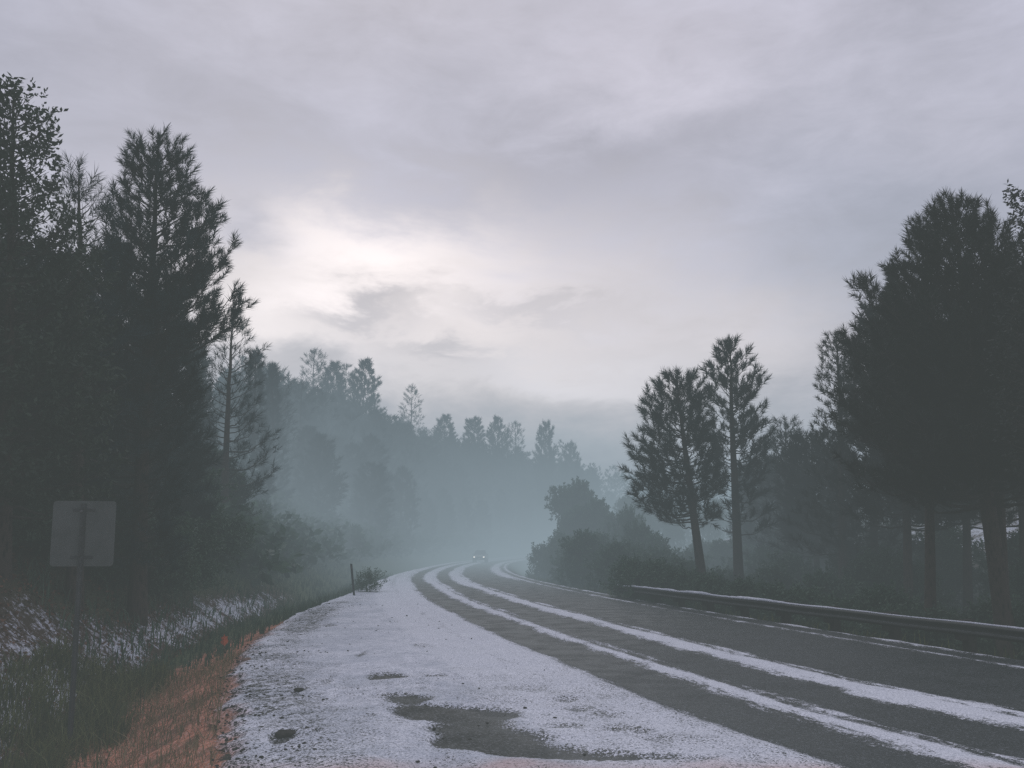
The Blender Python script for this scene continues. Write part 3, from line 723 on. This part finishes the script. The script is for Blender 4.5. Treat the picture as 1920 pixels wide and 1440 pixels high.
# skyline limits for scattered trees (photo x -> tip row)
SKX = [380,480,520,560,700,740,800,850,900,960,1040,1080,1100,1170,1300,1500]; SKY = [640,668,700,715,735,752,800,805,800,812,825,858,872,884,900,900]
cnt = 0; tries = 0; placed = []
while cnt < 258 and tries < 20000:
    tries += 1
    y = 66+ (250-66)*random.random()**.75; px = random.uniform(400, 1190)
    x = at(px,1030,y)[0]; s_, t_ = st(x,y); d = float(-t_[0]-shoulder(s_[0]))
    if d < (4.5 if y < 100 else 5): continue
    z = hz(x,y); v = random.choice((0,2,3,4,6,0,2,4,6,1,5)); base = [15,17,13,16,14,18,15][v]
    sc = random.uniform(.42,.68)
    if y < 75: sc *= .95
    top = z+base*sc
    # row of the tip
    dy = (top-EYE); c_ = math.cos(PITCH); sn = math.sin(PITCH)
    zc = y*c_+dy*sn; yc = -y*sn+dy*c_; row = 720-F*yc/zc
    lim = np.interp(px, SKX, SKY)+random.uniform(-6,40)
    if row < lim:
        tz = at(px, lim, y)[2]-z
        if tz < base*.32: continue
        sc = tz/base
    if any((x-a)**2+(y-b)**2 < 7 for a,b in placed): continue
    placed.append((x,y))
    w = max(sc,.5)*random.uniform(1.0,1.35)
    root_tree('pine_tree', HV[v], (x,y,z-.2), 'misty pine in the dense fog-covered wood on the hillside', 'tree', HX, random.random()*6.28, (w,w,sc))
    cnt += 1
print('hill trees', cnt)
# distant ridge to the right of the hill, reads as one mass
def far_wood():
    g = np.random.default_rng(5); P = []; D = []
    for i in range(900):
        if i < 160: px = g.uniform(1040,1500); y = g.uniform(280,420)
        else: px = g.uniform(470,1130); y = g.uniform(95,300)
        x = at(px,1030,y)[0]; s_, t_ = st(x,y)
        if -t_[0]-shoulder(s_[0]) < 9: continue
        z = hz(x,y); tz = at(px, np.interp(px, SKX, SKY)+g.choice([-9,0,4,10,18],p=[.12,.2,.25,.25,.18])+g.uniform(-3,3), y)[2]
        top = min(z+g.uniform(6,11), tz)
        if i < 160: top = tz; z = min(z, top-9)
        if top-z < 3: continue
        h_ = top-z; n = 60 if i >= 160 else 46; u = g.random(n); a = g.random(n)*2*PI; rr = g.uniform(.22,.32)*min(h_,10); r = rr*(1-u**1.6)**.7*np.sqrt(g.random(n))+.2
        P.append(np.stack([x+r*np.cos(a), y+r*np.sin(a), z+h_*(.02+.96*u)],1)); D.append(np.stack([np.cos(a)*.7,np.sin(a)*.7,a*0+.8],1))
    V, Fc = place_tmpl(np.concatenate(P), np.concatenate(D), [needle_tmpl(18, .6, .85, .12, 400+i) for i in range(3)], g)
    tag(mobj('distant_wood', mesh_tris('distant_wood', V, Fc, m_far)), 'far pale wood filling the foggy hillside and the last ridge behind the nearer pines', 'wood', kind='stuff')
far_wood()
# low undergrowth on the foggy slope
def undergrowth():
    g = np.random.default_rng(15); P = []; N = 26000
    y = 30+200*g.random(N)**1.6; px = g.uniform(420,1100,N); x = (px-960)/F*y*1.0
    s_, t_ = st(x,y); d = -t_-shoulder(s_); k = (d > 3.0)&(d < 60)&((y > 62)|(g.random(N) < .3)); x=x[k]; y=y[k]; z = height(x,y)
    P = np.stack([x,y,z+g.random(len(x))*.9*np.clip(y/60,.5,2)],1); D = g.normal(size=P.shape)*.5+np.array([0,0,1.])
    s1 = np.clip(y/60,.6,3)
    V, Fc = place_tmpl(P, D, [leaf_tmpl(16,.6,.36,.16,500+i) for i in range(3)], g, (.9,1.8))
    tag(mobj('undergrowth', mesh_tris('undergrowth', V, Fc, m_bush)), 'low brush covering the foggy hillside under the pines', 'undergrowth', kind='stuff')
undergrowth()

# ------------------------------------------------------------------ grass, litter
def blades(x, y, hgt, wid, g, lean=.35, name='grass', m=m_grass):
    n = len(x); z = height(x,y)-.03; a = g.random(n)*2*PI; ln = np.abs(g.normal(size=n))*lean*hgt
    dx, dy = np.cos(a), np.sin(a); b = g.random(n)*2*PI; sx, sy = np.cos(b)*wid/2, np.sin(b)*wid/2
    V = np.zeros((n,5,3))
    for k,(f,wf) in enumerate(((0,1),(.55,.8))):
        for q,sg in enumerate((1,-1)):
            V[:,k*2+q,0] = x+dx*ln*f*f+sx*wf*sg; V[:,k*2+q,1] = y+dy*ln*f*f+sy*wf*sg; V[:,k*2+q,2] = z+hgt*f
    V[:,4,0] = x+dx*ln; V[:,4,1] = y+dy*ln; V[:,4,2] = z+hgt*(1-.12*lean)
    b0 = np.arange(n)[:,None]*5
    Fc = np.concatenate([b0+np.array([[0,1,3]]), b0+np.array([[0,3,2]]), b0+np.array([[2,3,4]])])
    return V.reshape(-1,3), Fc
def verge_points(g, N, s0, s1, d0, d1, clump=.5, thr=.4, seed=1):
    s_ = g.uniform(s0,s1,N); d = g.uniform(d0,d1,N); t = -shoulder(s_)-d
    x0,y0,nx,ny = cl_at(s_); x = x0+nx*t; y = y0+ny*t
    k = fbm(x*clump*2,y*clump*2,3,seed) > thr
    return x[k],y[k],d[k],s_[k]
g = np.random.default_rng(77)
x,y,d,s_ = verge_points(g, 19000, 3.2, 17.5, 1.1, 2.7, 1.0, .42, 4)
k = (d > 1.0+.10*np.clip(14-y,0,9)*0+.5*np.abs(np.sin(y*.9)))|(g.random(len(x)) < .10); x,y,d = x[k],y[k],d[k]
V,Fc = blades(x,y, g.uniform(.08,.46,len(x))*(1-.35*sst(2.2,3.1,d)), .009+.009*g.random(len(x)), g, .55)
tag(mobj('grass', mesh_tris('grass', V, Fc, m_grass)), 'dark green grass growing in the roadside ditch round the sign post', 'grass', kind='stuff')
x,y,d,s_ = verge_points(g, 900, 5.5, 11.5, 1.7, 3.4, 1.3, .45, 44)
V,Fc = blades(x,y, g.uniform(.35,.62,len(x)), .016+.012*g.random(len(x)), g, .22)
tag(mobj('tall_grass', mesh_tris('tall_grass', V, Fc, m_grass)), 'tall upright grass blades sticking up before the snowy bank', 'grass', kind='stuff')
x,y,d,s_ = verge_points(g, 9000, 17, 60, .25, 4.2, .8, .38, 9)
V,Fc = blades(x,y, g.uniform(.12,.42,len(x)), .02+.015*g.random(len(x)), g, .4)
tag(mobj('grass', mesh_tris('grass', V, Fc, m_bush)), 'yellowish green grass in the ditch where the fog begins', 'grass', kind='stuff')
x,y,d,s_ = verge_points(g, 9500, 3.0, 17, .05, 2.1, 1.2, .36, 14)
V,Fc = blades(x,y, g.uniform(.08,.30,len(x)), .006+.005*g.random(len(x)), g, .9)
tag(mobj('dry_grass', mesh_tris('dry_grass', V, Fc, m_grass_dry)), 'thin dry straw grass on the reddish soil by the shoulder', 'grass', kind='stuff')
# behind the rail
sA = g.uniform(8, 60, 9000); tA = g.uniform(6.3, 9.5, 9000); x0,y0,nx,ny = cl_at(sA); x = x0+nx*tA; y = y0+ny*tA
V,Fc = blades(x,y, g.uniform(.15,.5,len(x)), .02+.02*g.random(len(x)), g, .4)
tag(mobj('grass', mesh_tris('grass', V, Fc, m_grass)), 'rough grass behind the guardrail', 'grass', kind='stuff')
# leaf litter on the bank
x,y,d,s_ = verge_points(g, 16000, 4, 24, 1.7, 7.5, 1.0, .30, 23)
z = height(x,y)+.015; P = np.stack([x,y,z],1); D = g.normal(size=P.shape)*.5+np.array([0,0,.5])
def litter_tmpl(seed):
    q = np.random.default_rng(seed); L = .055; w = .035
    return np.array([[0,0,0],[L*.5,w/2,.012],[L,0,.004],[L*.5,-w/2,.014]])+q.normal(size=(4,3))*.004, 4
V,Fc = place_tmpl(P, D, [litter_tmpl(i) for i in range(5)], g, (.7,1.7))
tag(mobj('leaf_litter', mesh_tris('leaf_litter', V, Fc, m_dead)), 'brown fallen leaves scattered over the snowy bank', 'leaf litter', kind='stuff')
# gravel and soil crumbs on the shoulder edge
def crumbs():
    bm = bmesh.new(); bmesh.ops.create_icosphere(bm, subdivisions=1, radius=1)
    T0 = np.array([v.co[:] for v in bm.verts]); F0 = np.array([[v.index for v in f.verts] for f in bm.faces]); bm.free()
    V = []; Fs = []; n = 0; g = np.random.default_rng(31)
    for i in range(1900):
        s_ = g.uniform(4, 30)
        if g.random() < .8: dd = -abs(g.normal())*.45+.1
        else: dd = -g.uniform(0, 4.2)
        t = -float(shoulder(s_))-dd; x0,y0,nx,ny = cl_at(s_); x = float(x0+nx*t); y = float(y0+ny*t)
        r = g.uniform(.004,.018)*(1.5 if g.random() < .1 else 1)
        v = T0*(1+g.normal(size=(len(T0),1))*.18)*np.array([g.uniform(.8,1.5),g.uniform(.8,1.5),.6])*r+np.array([x,y,0])
        V.append(v); Fs.append(F0+n); n += len(T0)
    V = np.concatenate(V)
    c = V.reshape(-1,len(T0),3).mean(1); zz = height(c[:,0],c[:,1],True)+.035
    V = V.reshape(-1,len(T0),3); V[:,:,2] += zz[:,None]; V = V.reshape(-1,3)
    tag(mobj('gravel', mesh_tris('gravel', V, np.concatenate(Fs), m_clod)), 'dark gravel and soil crumbs along the edge of the snowy shoulder', 'gravel', kind='stuff')
crumbs()
def clod(name, px, py, size, label, cat, m, group=None, seed=0, z=0.0, flat=.45):
    x,y = ground(px,py,z); g = np.random.default_rng(seed)
    bm = bmesh.new(); bmesh.ops.create_icosphere(bm, subdivisions=4, radius=1)
    for v in bm.verts:
        c = v.co; f = 1+.45*(float(fbm(np.array([c.x*1.7+seed*3+c.z]),np.array([c.y*1.7-c.z]),4,seed)[0])-.5)*2
        v.co = Vector((c.x*f*size[0], c.y*f*size[1], c.z*f*size[2]))
    me = bpy.data.meshes.new(name); bm.to_mesh(me); bm.free(); me.materials.append(m)
    for p_ in me.polygons: p_.use_smooth = True
    o = mobj(name, me); o.location = (x, y, hz(x,y)+size[2]*.25+.02); tag(o, label, cat, group)
clod('soil_clod', 532,1385,(.085,.10,.045),'largest dark soil clod on the snowy shoulder near the bottom of the view','soil clod',m_clod,None,3)
clod('soil_clod', 575,1374,(.04,.04,.02),'small soil clod just right of the largest one','soil clod',m_clod,None,4)
clod('soil_clod', 597,1382,(.045,.035,.018),'flat soil clod second to the right of the largest one','soil clod',m_clod,None,5)
clod('soil_clod', 559,1298,(.05,.06,.028),'dark soil clod on the snow above the largest one','soil clod',m_clod,None,6)
clod('stone', 461,1262,(.075,.06,.05),'reddish brown stone at the foot of the snowy shoulder','stone',m_stone,None,7,-.15)
# orange leaf in the ditch
x,y = ground(418,1236,-.3); zb = hz(x,y)
lf = MB(); pts = [(0,0),(.045,.03),(.07,.075),(.05,.12),(.06,.17),(.02,.16),(0,.215),(-.02,.16),(-.06,.15),(-.045,.10),(-.07,.06),(-.04,.025)]
ring = [(a, .03*math.sin(b*22)+abs(a)*.4, b) for a,b in pts]
lf.add([(0,.0,.10)]+ring, [(0,i+1,(i+1)%len(ring)+1) for i in range(len(ring))])
r = empty('orange_leaf', (x,y,zb+.16), .2); tag(r, 'bright orange leaf caught upright in the grass at the ditch edge', 'leaf')
lf.build('leaf_blade', m_orange, r); q = MB(); q.tube([(0,0,.02),(.01,.01,-.08),(0,.02,-.2)], .004, 5); q.build('stalk', m_twig, r)

# ------------------------------------------------------------------ road sign seen from behind
sy = 9.6; tl = at(103,940,sy); tr_ = at(207,937,sy); sx = (at(150,1000,sy))[0]
pz1 = at(150,939,sy)[2]; pz0 = at(150,1062,sy)[2]; sxb = at(138,1300,sy)[0]
gz = hz(sxb, sy)
r = empty('road_sign', (sxb, sy, gz)); tag(r, 'grey back of a rectangular road sign on a thin post in the ditch', 'road sign')
Hs = pz1-gz; lean = sx-sxb
def rrect(w, h, rad, n=6):
    P = []
    for cx,cz,a0 in ((w/2-rad,h/2-rad,0),(-w/2+rad,h/2-rad,90),(-w/2+rad,-h/2+rad,180),(w/2-rad,-h/2+rad,270)):
        for k in range(n+1):
            a = math.radians(a0+90*k/n); P.append((cx+rad*math.cos(a), cz+rad*math.sin(a)))
    return P
pw = 110/F*sy*1.0; ph = pz1-pz0
R_ = rrect(pw, ph, .04); pm = MB(); yaw = math.radians(9)
def pt(u,v,dep):
    zc = Hs-ph/2+.0; k = lean*(zc+v)/Hs
    return (u*math.cos(yaw)+k+.008, .032+dep+u*math.sin(yaw), zc+v)
pm.loft([[pt(u,v,0) for u,v in R_],[pt(u,v,.004) for u,v in R_]]); pm.build('sign_panel', m_signback, r)
pp = MB()
for (a,b,c,dd) in ((-.026,-.014,.0,.0),):
    prof = [(-.030,.022),(-.022,.022),(-.012,-.016),(.012,-.016),(.022,.022),(.030,.022),(.030,.026),(.018,.026),(.009,-.011),(-.009,-.011),(-.018,.026),(-.030,.026)]
    pp.loft([[(u+lean*z/Hs, v_, z) for u,v_ in prof] for z in (-.3, Hs*.3, Hs*.6, Hs-.03)])
pp.build('post', m_steel, r)
for zz in (Hs-.12, Hs-ph+.12):
    b = MB(); k = lean*zz/Hs; b.tube([(k,-.022,zz),(k,-.034,zz)], .011, 6); b.tube([(k,-.014,zz),(k,-.024,zz)], .018, 12); b.build('bolt', m_bolt, r)
for zz in (Hs-.10, Hs-ph+.10):
    b = MB(); k = lean*zz/Hs; b.box((k+.004,.029,zz), (pw*.35,.006,.03), Matrix.Rotation(yaw,3,'Z')); b.build('bracket', m_steel, r)

# ------------------------------------------------------------------ marker post
my = 31.5; x1 = at(664,1118,my)[0]; tpm = at(658.5,1057,my); gz = hz(x1,my)
r = empty('marker_post', (x1,my,gz)); tag(r, 'thin dark leaning delineator post in the snow at the shoulder edge', 'marker post')
Hm = tpm[2]-gz; off = tpm[0]-x1
q = MB(); q.loft([[(u+off*z/Hm, v_, z) for u,v_ in ((-.04,-.006),(-.03,.012),(.03,.012),(.04,-.006),(.028,.0),(-.028,.0))] for z in (-.2,Hm*.5,Hm)]); q.build('post', m_dpost, r)
q = MB(); k = off*(Hm-.12)/Hm; q.box((k,-.012,Hm-.13),(.05,.008,.12)); q.build('reflector', m_refl, r)
q = MB(); k = off*(Hm-.12)/Hm; q.box((k,.018,Hm-.13),(.05,.006,.12)); q.build('reflector', m_refl, r)

# ------------------------------------------------------------------ guardrail
def guardrail():
    sA = np.arange(-6, 31.7, .5); x0,y0,nx,ny = cl_at(sA); tt = np.interp(sA, [-6,14,20,27,34], [6.05,6.0,5.85,5.62,5.6])
    X = x0+nx*tt; Y = y0+ny*tt; top = .45-.06*sst(28,31.5,sA)+.004*np.sin(sA*1.9)
    mid = len(sA)//2; org = np.array([X[mid],Y[mid],hz(X[mid],Y[mid])])
    r = empty('guardrail', org); tag(r, 'long low steel guardrail with hail lying on its top edge, right of the road', 'guardrail')
    VS = .72
    prof = [(0,0),(-.035,-.02),(-.075,-.055),(-.075,-.085),(-.02,-.125),(-.015,-.155),(-.02,-.185),(-.075,-.225),(-.075,-.255),(-.035,-.29),(0,-.31),(.005,-.305),(-.028,-.285),(-.066,-.25),(-.066,-.228),(-.012,-.19),(-.007,-.155),(-.012,-.12),(-.066,-.083),(-.066,-.06),(-.028,-.026),(.005,-.004)]
    beam = MB(); beam.loft([[(X[i]+nx[i]*u-org[0], Y[i]+ny[i]*u-org[1], top[i]+v*VS-org[2]) for u,v in prof] for i in range(len(sA))])
    beam.build('beam', m_rail, r, True)
    # hail lying on the top edge
    sn = MB(); g = np.random.default_rng(3); rings = []
    sB = np.arange(-6, 31.3, .09)
    for s1 in sB:
        xx0,yy0,nnx,nny = cl_at(s1); t1 = np.interp(s1, sA, tt); z1 = np.interp(s1, sA, top)
        nzv = float(fbm(np.array([s1*1.3]),np.array([0.]),4,5)[0]); h = (.014+.042*max(0,nzv-.3))*(.45+1.2*float(sst(15,22,s1))); wd = (.012+.024*nzv)*(.6+1.0*float(sst(15,22,s1)))
        rings.append([(xx0+nnx*(t1-.02+u*wd)-org[0], yy0+nny*(t1-.02+u*wd)-org[1], z1-org[2]+v*h+w) for u,v,w in ((-1.2,0,-.016),(-.7,.7,-.004),(0,1.,.0),(.7,.8,.0),(1.1,0,-.004),(0,0,-.012))])
    sn.loft(rings); sn.build('hail_cover', m_snow, r, True)
    sn = MB(); rings = []
    for s1 in sB[::2]:
        xx0,yy0,nnx,nny = cl_at(s1); t1 = np.interp(s1, sA, tt); z1 = np.interp(s1, sA, top)
        nzv = float(fbm(np.array([s1*.9+40]),np.array([0.]),4,15)[0]); h = .001+.007*max(0,nzv-.45)
        rings.append([(xx0+nnx*(t1+u)-org[0], yy0+nny*(t1+u)-org[1], z1-org[2]+v*VS) for u,v in ((-.050,-.205),(-.046,-.203+h),(-.03,-.194+h),(-.024,-.194),(-.038,-.205))])
    sn.loft(rings); sn.build('hail_ledge', m_thin, r, True)
    for s1 in np.arange(-4.6, 31.2, 1.9):
        xx0,yy0,nnx,nny = [float(v) for v in cl_at(s1)]; z1 = float(np.interp(s1, sA, top)); t1 = float(np.interp(s1, sA, tt)); ang = math.atan2(nny,nnx)
        px,py = xx0+nnx*(t1+.24), yy0+nny*(t1+.24); zg = hz(px,py)
        M = Matrix.Rotation(ang,3,'Z'); q = MB()
        q.box((px-org[0],py-org[1],(z1+.02+zg-.3)/2-org[2]),(.17,.15,z1+.02-zg+.3), M); q.build('rail_post', m_wood, r, bevel=.008)
        bx,by = xx0+nnx*(t1+.08), yy0+nny*(t1+.08); q = MB()
        q.box((bx-org[0],by-org[1],z1-.155-org[2]),(.145,.13,.33), M); q.build('spacer_block', m_wood, r, bevel=.006)
        q = MB(); cx,cy = xx0+nnx*(t1-.02), yy0+nny*(t1-.02); q.tube([(cx-org[0],cy-org[1],z1-.155-org[2]),(cx-nnx*.02-org[0],cy-nny*.02-org[1],z1-.155-org[2])], .016, 8); q.build('bolt', m_bolt, r)
guardrail()

# ------------------------------------------------------------------ oncoming car
def car():
    cx = at(901,1050,112)[0]; y = 112.0; s_, t_ = st(cx,y); x0,y0,nx,ny = [float(v[0]) for v in cl_at(s_)]
    yaw = math.atan2(-nx, ny) if False else math.atan2(ny, nx)
    r = empty('oncoming_car', (cx, y, .03), yaw-0.0); r.scale = (.94,.94,.94); tag(r, 'dark car with lit headlights driving out of the fog', 'car')
    # local: +x = right of road direction, +y = along the road away from the viewer; the car faces -y
    def ring(y_, zs, ws):   # half section list -> full ring
        L = [(w, y_, z) for w, z in zip(ws, zs)]; return [(-a, b_, c) for a, b_, c in L][::-1]+L
    b = MB()
    secs = [(-2.25,(.42,.50,.66,.74,.76),(.62,.74,.76,.68,.0)),(-2.15,(.32,.42,.70,.80,.84),(.80,.87,.88,.78,.0)),(-1.8,(.28,.42,.78,.90,.94),(.84,.91,.92,.80,.0)),
            (-1.0,(.28,.42,.88,1.00,1.04),(.86,.92,.92,.82,.0)),(-.75,(.28,.42,.92,1.03,1.06),(.86,.93,.93,.80,.0)),(1.6,(.28,.42,.94,1.06,1.08),(.86,.93,.93,.80,.0)),(2.1,(.34,.46,.94,1.06,1.08),(.84,.91,.90,.78,.0)),(2.25,(.45,.55,.90,1.0,1.02),(.72,.80,.80,.70,.0))]
    b.loft([ring(y_,z,w) for y_,z,w in secs]); body = b.build('body', m_body, r, True)
    def shell(secs2): 
        m = MB(); m.loft([[(-w0,y_,z0),(-w1,y_+o,z1),(w1,y_+o,z1),(w0,y_,z0)] for y_,z0,w0,z1,w1,o in secs2]); return m
    cab = MB()
    cab.loft([[(-.78,-.72,1.03),(-.60,-.18,1.53),(.60,-.18,1.53),(.78,-.72,1.03)],[(-.80,.4,1.04),(-.63,.4,1.58),(.63,.4,1.58),(.80,.4,1.04)],[(-.80,1.5,1.06),(-.62,1.35,1.55),(.62,1.35,1.55),(.80,1.5,1.06)],[(-.76,2.05,1.06),(-.60,1.75,1.46),(.60,1.75,1.46),(.76,2.05,1.06)]])
    cab.build('cabin', m_glass, r)
    q = MB(); q.box((0,.75,1.575),(1.2,1.5,.05)); q.build('roof', m_body, r, bevel=.02)
    for sg in (-1,1):
        q = MB(); q.tube([(sg*.80,-.74,1.03),(sg*.625,-.19,1.55)], .035, 6); q.build('windscreen_pillar', m_body, r)
        h = MB(); cxh = sg*.64
        prof = [(cxh+.14*math.cos(a), -2.2, .70+.085*math.sin(a)) for a in np.linspace(0,2*PI,18)[:-1]]
        prof2 = [(cxh+.12*math.cos(a), -2.262, .70+.072*math.sin(a)) for a in np.linspace(0,2*PI,18)[:-1]]
        h.loft([prof,prof2]); hl = h.build('headlight', m_lamp, r)
        q = MB(); q.box((sg*.98,-.62,1.08),(.16,.09,.12)); q.build('wing_mirror', m_body, r, bevel=.02)
        for yy in (-1.42,1.38):
            w = MB(); n = 20
            rings = [[(sg*xx, yy+rr*math.cos(2*PI*k/n), .33+rr*math.sin(2*PI*k/n)) for k in range(n)] for xx,rr in ((.70,.22),(.70,.31),(.73,.335),(.88,.335),(.915,.31),(.915,.22))]
            w.loft(rings, cap=False); wo = w.build('wheel', m_tyre, r, True)
            m = MB(); m.loft([[(sg*xx, yy+rr*math.cos(2*PI*k/n), .33+rr*math.sin(2*PI*k/n)) for k in range(n)] for xx,rr in ((.72,.215),(.90,.215),(.88,.06))]); m.build('rim', m_rim, wo, True)
    q = MB(); q.box((0,-2.245,.66),(.72,.05,.13)); q.build('grille', m_trim, r, bevel=.01)
    q = MB(); q.box((0,-2.25,.42),(1.5,.12,.16)); q.build('bumper', m_trim, r, bevel=.03)
    q = MB(); q.box((0,-2.32,.46),(.32,.012,.13)); q.build('number_plate', m_plate, r)
car()

# ------------------------------------------------------------------ fog: one volume enclosing the whole valley
def fog():
    m, nt, out = mat('valley_fog'); T = NT(nt)
    p = T.pos(); sep = T.n('ShaderNodeSeparateXYZ'); T.l(p, sep.inputs[0])
    X, Y, Z = sep.outputs
    # thin air by the viewpoint, thickening into the valley, thinner with height and towards the wooded sides
    along = T.rng(Y, 8.0, 52.0, FOG_NEAR, FOG_FAR)
    hf = T.m('POWER', 2.718, T.m('DIVIDE', T.m('MAXIMUM', Z, 0.0), -FOG_H))
    side = T.rng(T.m('ABSOLUTE', T.m('ADD', X, T.m('MULTIPLY', Y, .06))), 6.0, 16.0, 1.0, .8)
    side = T.m('MAXIMUM', side, T.rng(Y, 45, 90))
    left = T.rng(T.m('ADD', X, T.m('MULTIPLY', Y, .12)), -1.0, -8.0, 0.0, .65)
    side = T.m('ADD', side, T.m('MULTIPLY', left, T.rng(Y, 22, 34)))
    nz = T.noise(T.scale(p, (.03,.02,.07)), 1.0, 2)
    dn = T.m('MULTIPLY', T.m('MULTIPLY', along, hf), T.m('MULTIPLY', side, T.rng(nz, .3, .7, .7, 1.3)))
    dn = T.m('ADD', dn, T.m('MULTIPLY', T.rng(Y, 20, 120, .0, FOG_BG), T.rng(Z, 15, 70, 1.0, .1)))
    ab = T.n('ShaderNodeVolumeAbsorption'); ab.inputs['Color'].default_value = (0,0,0,1); T.l(dn, ab.inputs['Density'])
    em = T.n('ShaderNodeEmission')
    em.inputs[0].default_value = (*FOG_COL, 1); T.l(dn, em.inputs[1])  # fog emits its own light, standing in for daylight scattered inside it
    ad = T.n('ShaderNodeAddShader'); T.l(ab.outputs[0], ad.inputs[0]); T.l(em.outputs[0], ad.inputs[1])
    T.l(ad.outputs[0], out.inputs['Volume'])
    b = MB(); b.box((0,300,50),(1500,900,140)); o = b.build('fog', m)
    tag(o, 'pale fog filling the valley behind the bend of the road', 'fog', kind='stuff')
    m.cycles.volume_sampling = 'DISTANCE' if hasattr(m.cycles,'volume_sampling') else None
FOG_NEAR, FOG_FAR, FOG_H, FOG_BG = .0003, .0215, 7.8, .0013
FOG_COL = (.238,.306,.356)
fog()

# ------------------------------------------------------------------ sky, sun
SUN_AZ = azel(650, 500)[0]; SUN_EL = math.radians(48)
W = bpy.data.worlds.new('World'); S.world = W; W.use_nodes = True
nt = W.node_tree; nt.nodes.clear(); T = NT(nt); out = T.n('ShaderNodeOutputWorld'); bg = T.n('ShaderNodeBackground')
sky = T.n('ShaderNodeTexSky'); sky.sky_type = 'NISHITA'; sky.sun_disc = False; sky.sun_elevation = SUN_EL; sky.sun_rotation = SUN_AZ
sky.air_density = 1.5; sky.dust_density = 3
v = T.n('ShaderNodeTexCoord').outputs['Generated']
nz1 = T.noise(T.scale(v, (3.2,3.2,7)), 1.0, 6, .55, .4); nz2 = T.noise(T.scale(v, (9,9,22)), 1.0, 6, .6, .3); nz3 = T.noise(T.scale(v, (1.3,1.3,2.6)), 1.0, 4, .5, .2)
sp = T.n('ShaderNodeSeparateXYZ'); T.l(v, sp.inputs[0])
az = T.m('ARCTAN2', sp.outputs[0], sp.outputs[1]); el = T.m('ARCSINE', sp.outputs[2])
az = T.m('ADD', az, T.m('MULTIPLY', T.m('SUBTRACT', nz1, .5), .22)); el = T.m('ADD', el, T.m('MULTIPLY', T.m('SUBTRACT', nz2, .5), .13))
el = T.m('ADD', el, T.m('MULTIPLY', T.m('SUBTRACT', nz1, .5), .10))
def blob(px, py, sx, sy, rot=0.0):
    a, e = azel(px, py)
    da = T.m('SUBTRACT', az, a); de = T.m('SUBTRACT', el, e)
    if rot:
        c_, s1 = math.cos(rot), math.sin(rot)
        u = T.m('ADD', T.m('MULTIPLY', da, c_), T.m('MULTIPLY', de, s1)); w = T.m('SUBTRACT', T.m('MULTIPLY', de, c_), T.m('MULTIPLY', da, s1))
    else: u, w = da, de
    u = T.m('DIVIDE', u, sx/F); w = T.m('DIVIDE', w, sy/F)
    r2 = T.m('ADD', T.m('MULTIPLY', u, u), T.m('MULTIPLY', w, w))
    return T.m('POWER', 2.718, T.m('MULTIPLY', r2, -1.0))
col = T.mix(T.rng(nz3, .35, .65), (.40,.405,.505), (.48,.475,.575))
for px,py,sx,sy,rot,cc,k in (
    (1250,120,420,190,-.1,(.58,.55,.63),.6),(350,120,420,170,0,(.43,.42,.50),.5),(1000,340,330,70,.1,(.34,.335,.41),.55),
    (1700,500,280,260,0,(.33,.35,.44),.85),(1820,180,200,160,0,(.42,.41,.48),.5),(1030,850,330,60,0,(.46,.52,.62),.85),(1400,640,200,110,-.1,(.70,.65,.70),.75),
    (860,620,560,180,-.10,(.97,.87,.86),.95),(690,500,230,95,-.1,(1.25,1.13,1.11),1.0),(530,600,170,100,.2,(1.25,1.13,1.11),1.0),(650,680,240,50,0,(.98,.90,.92),.9),(1110,690,230,38,-.1,(1.0,.93,.97),.95),
    (690,585,130,26,.05,(.54,.50,.54),.75),(850,650,120,20,-.1,(.56,.52,.56),.6),(1010,570,140,18,-.1,(.56,.52,.56),.5),(470,430,60,60,0,(.40,.40,.50),.6),(560,700,150,40,0,(.66,.62,.67),.7)):
    f = T.m('MULTIPLY', blob(px,py,sx,sy,rot), k); col = T.mix(f, col, cc)
tex = T.rng(T.m('ADD', T.m('MULTIPLY', nz2, .6), T.m('MULTIPLY', nz1, .4)), .34, .66, .85, 1.15, False)
tc = T.n('ShaderNodeCombineXYZ'); [T.l(tex, tc.inputs[i]) for i in range(3)]
col = T.mix(1.0, col, tc.outputs[0], 'MULTIPLY')
skyc = T.mix(1.0, sky.outputs[0], (.10,.10,.10), 'MULTIPLY')
col = T.mix(.94, skyc, col)
T.l(col, bg.inputs[0]); bg.inputs[1].default_value = 1.02; T.l(bg.outputs[0], out.inputs[0])
sd = bpy.data.lights.new('sun', 'SUN'); sd.energy = .5; sd.angle = math.radians(40); sd.color = (1,.98,.98)
so = bpy.data.objects.new('sun', sd); C.objects.link(so)
dvec = -Vector((math.sin(SUN_AZ)*math.cos(SUN_EL), math.cos(SUN_AZ)*math.cos(SUN_EL), math.sin(SUN_EL)))
so.rotation_euler = dvec.to_track_quat('-Z','Y').to_euler(); so.location = (0,0,30)

# ------------------------------------------------------------------ render settings
S.render.engine = 'CYCLES'
cy = S.cycles; cy.max_bounces = 4; cy.diffuse_bounces = 2; cy.glossy_bounces = 2; cy.transmission_bounces = 2; cy.transparent_max_bounces = 4; cy.volume_bounces = 0
cy.volume_step_rate = .2; cy.volume_max_steps = 96
cy.use_denoising = False
cy.sample_clamp_indirect = 4
S.view_settings.view_transform = 'Standard'; S.view_settings.look = 'None'; S.view_settings.exposure = 0; S.view_settings.gamma = 1
S.view_settings.use_curve_mapping = True
cm = S.view_settings.curve_mapping; cm.initialize()
for i, v_ in enumerate((.041, .0465, .0465)): cm.curves[i].points[0].location = (0, v_)
cm.update()
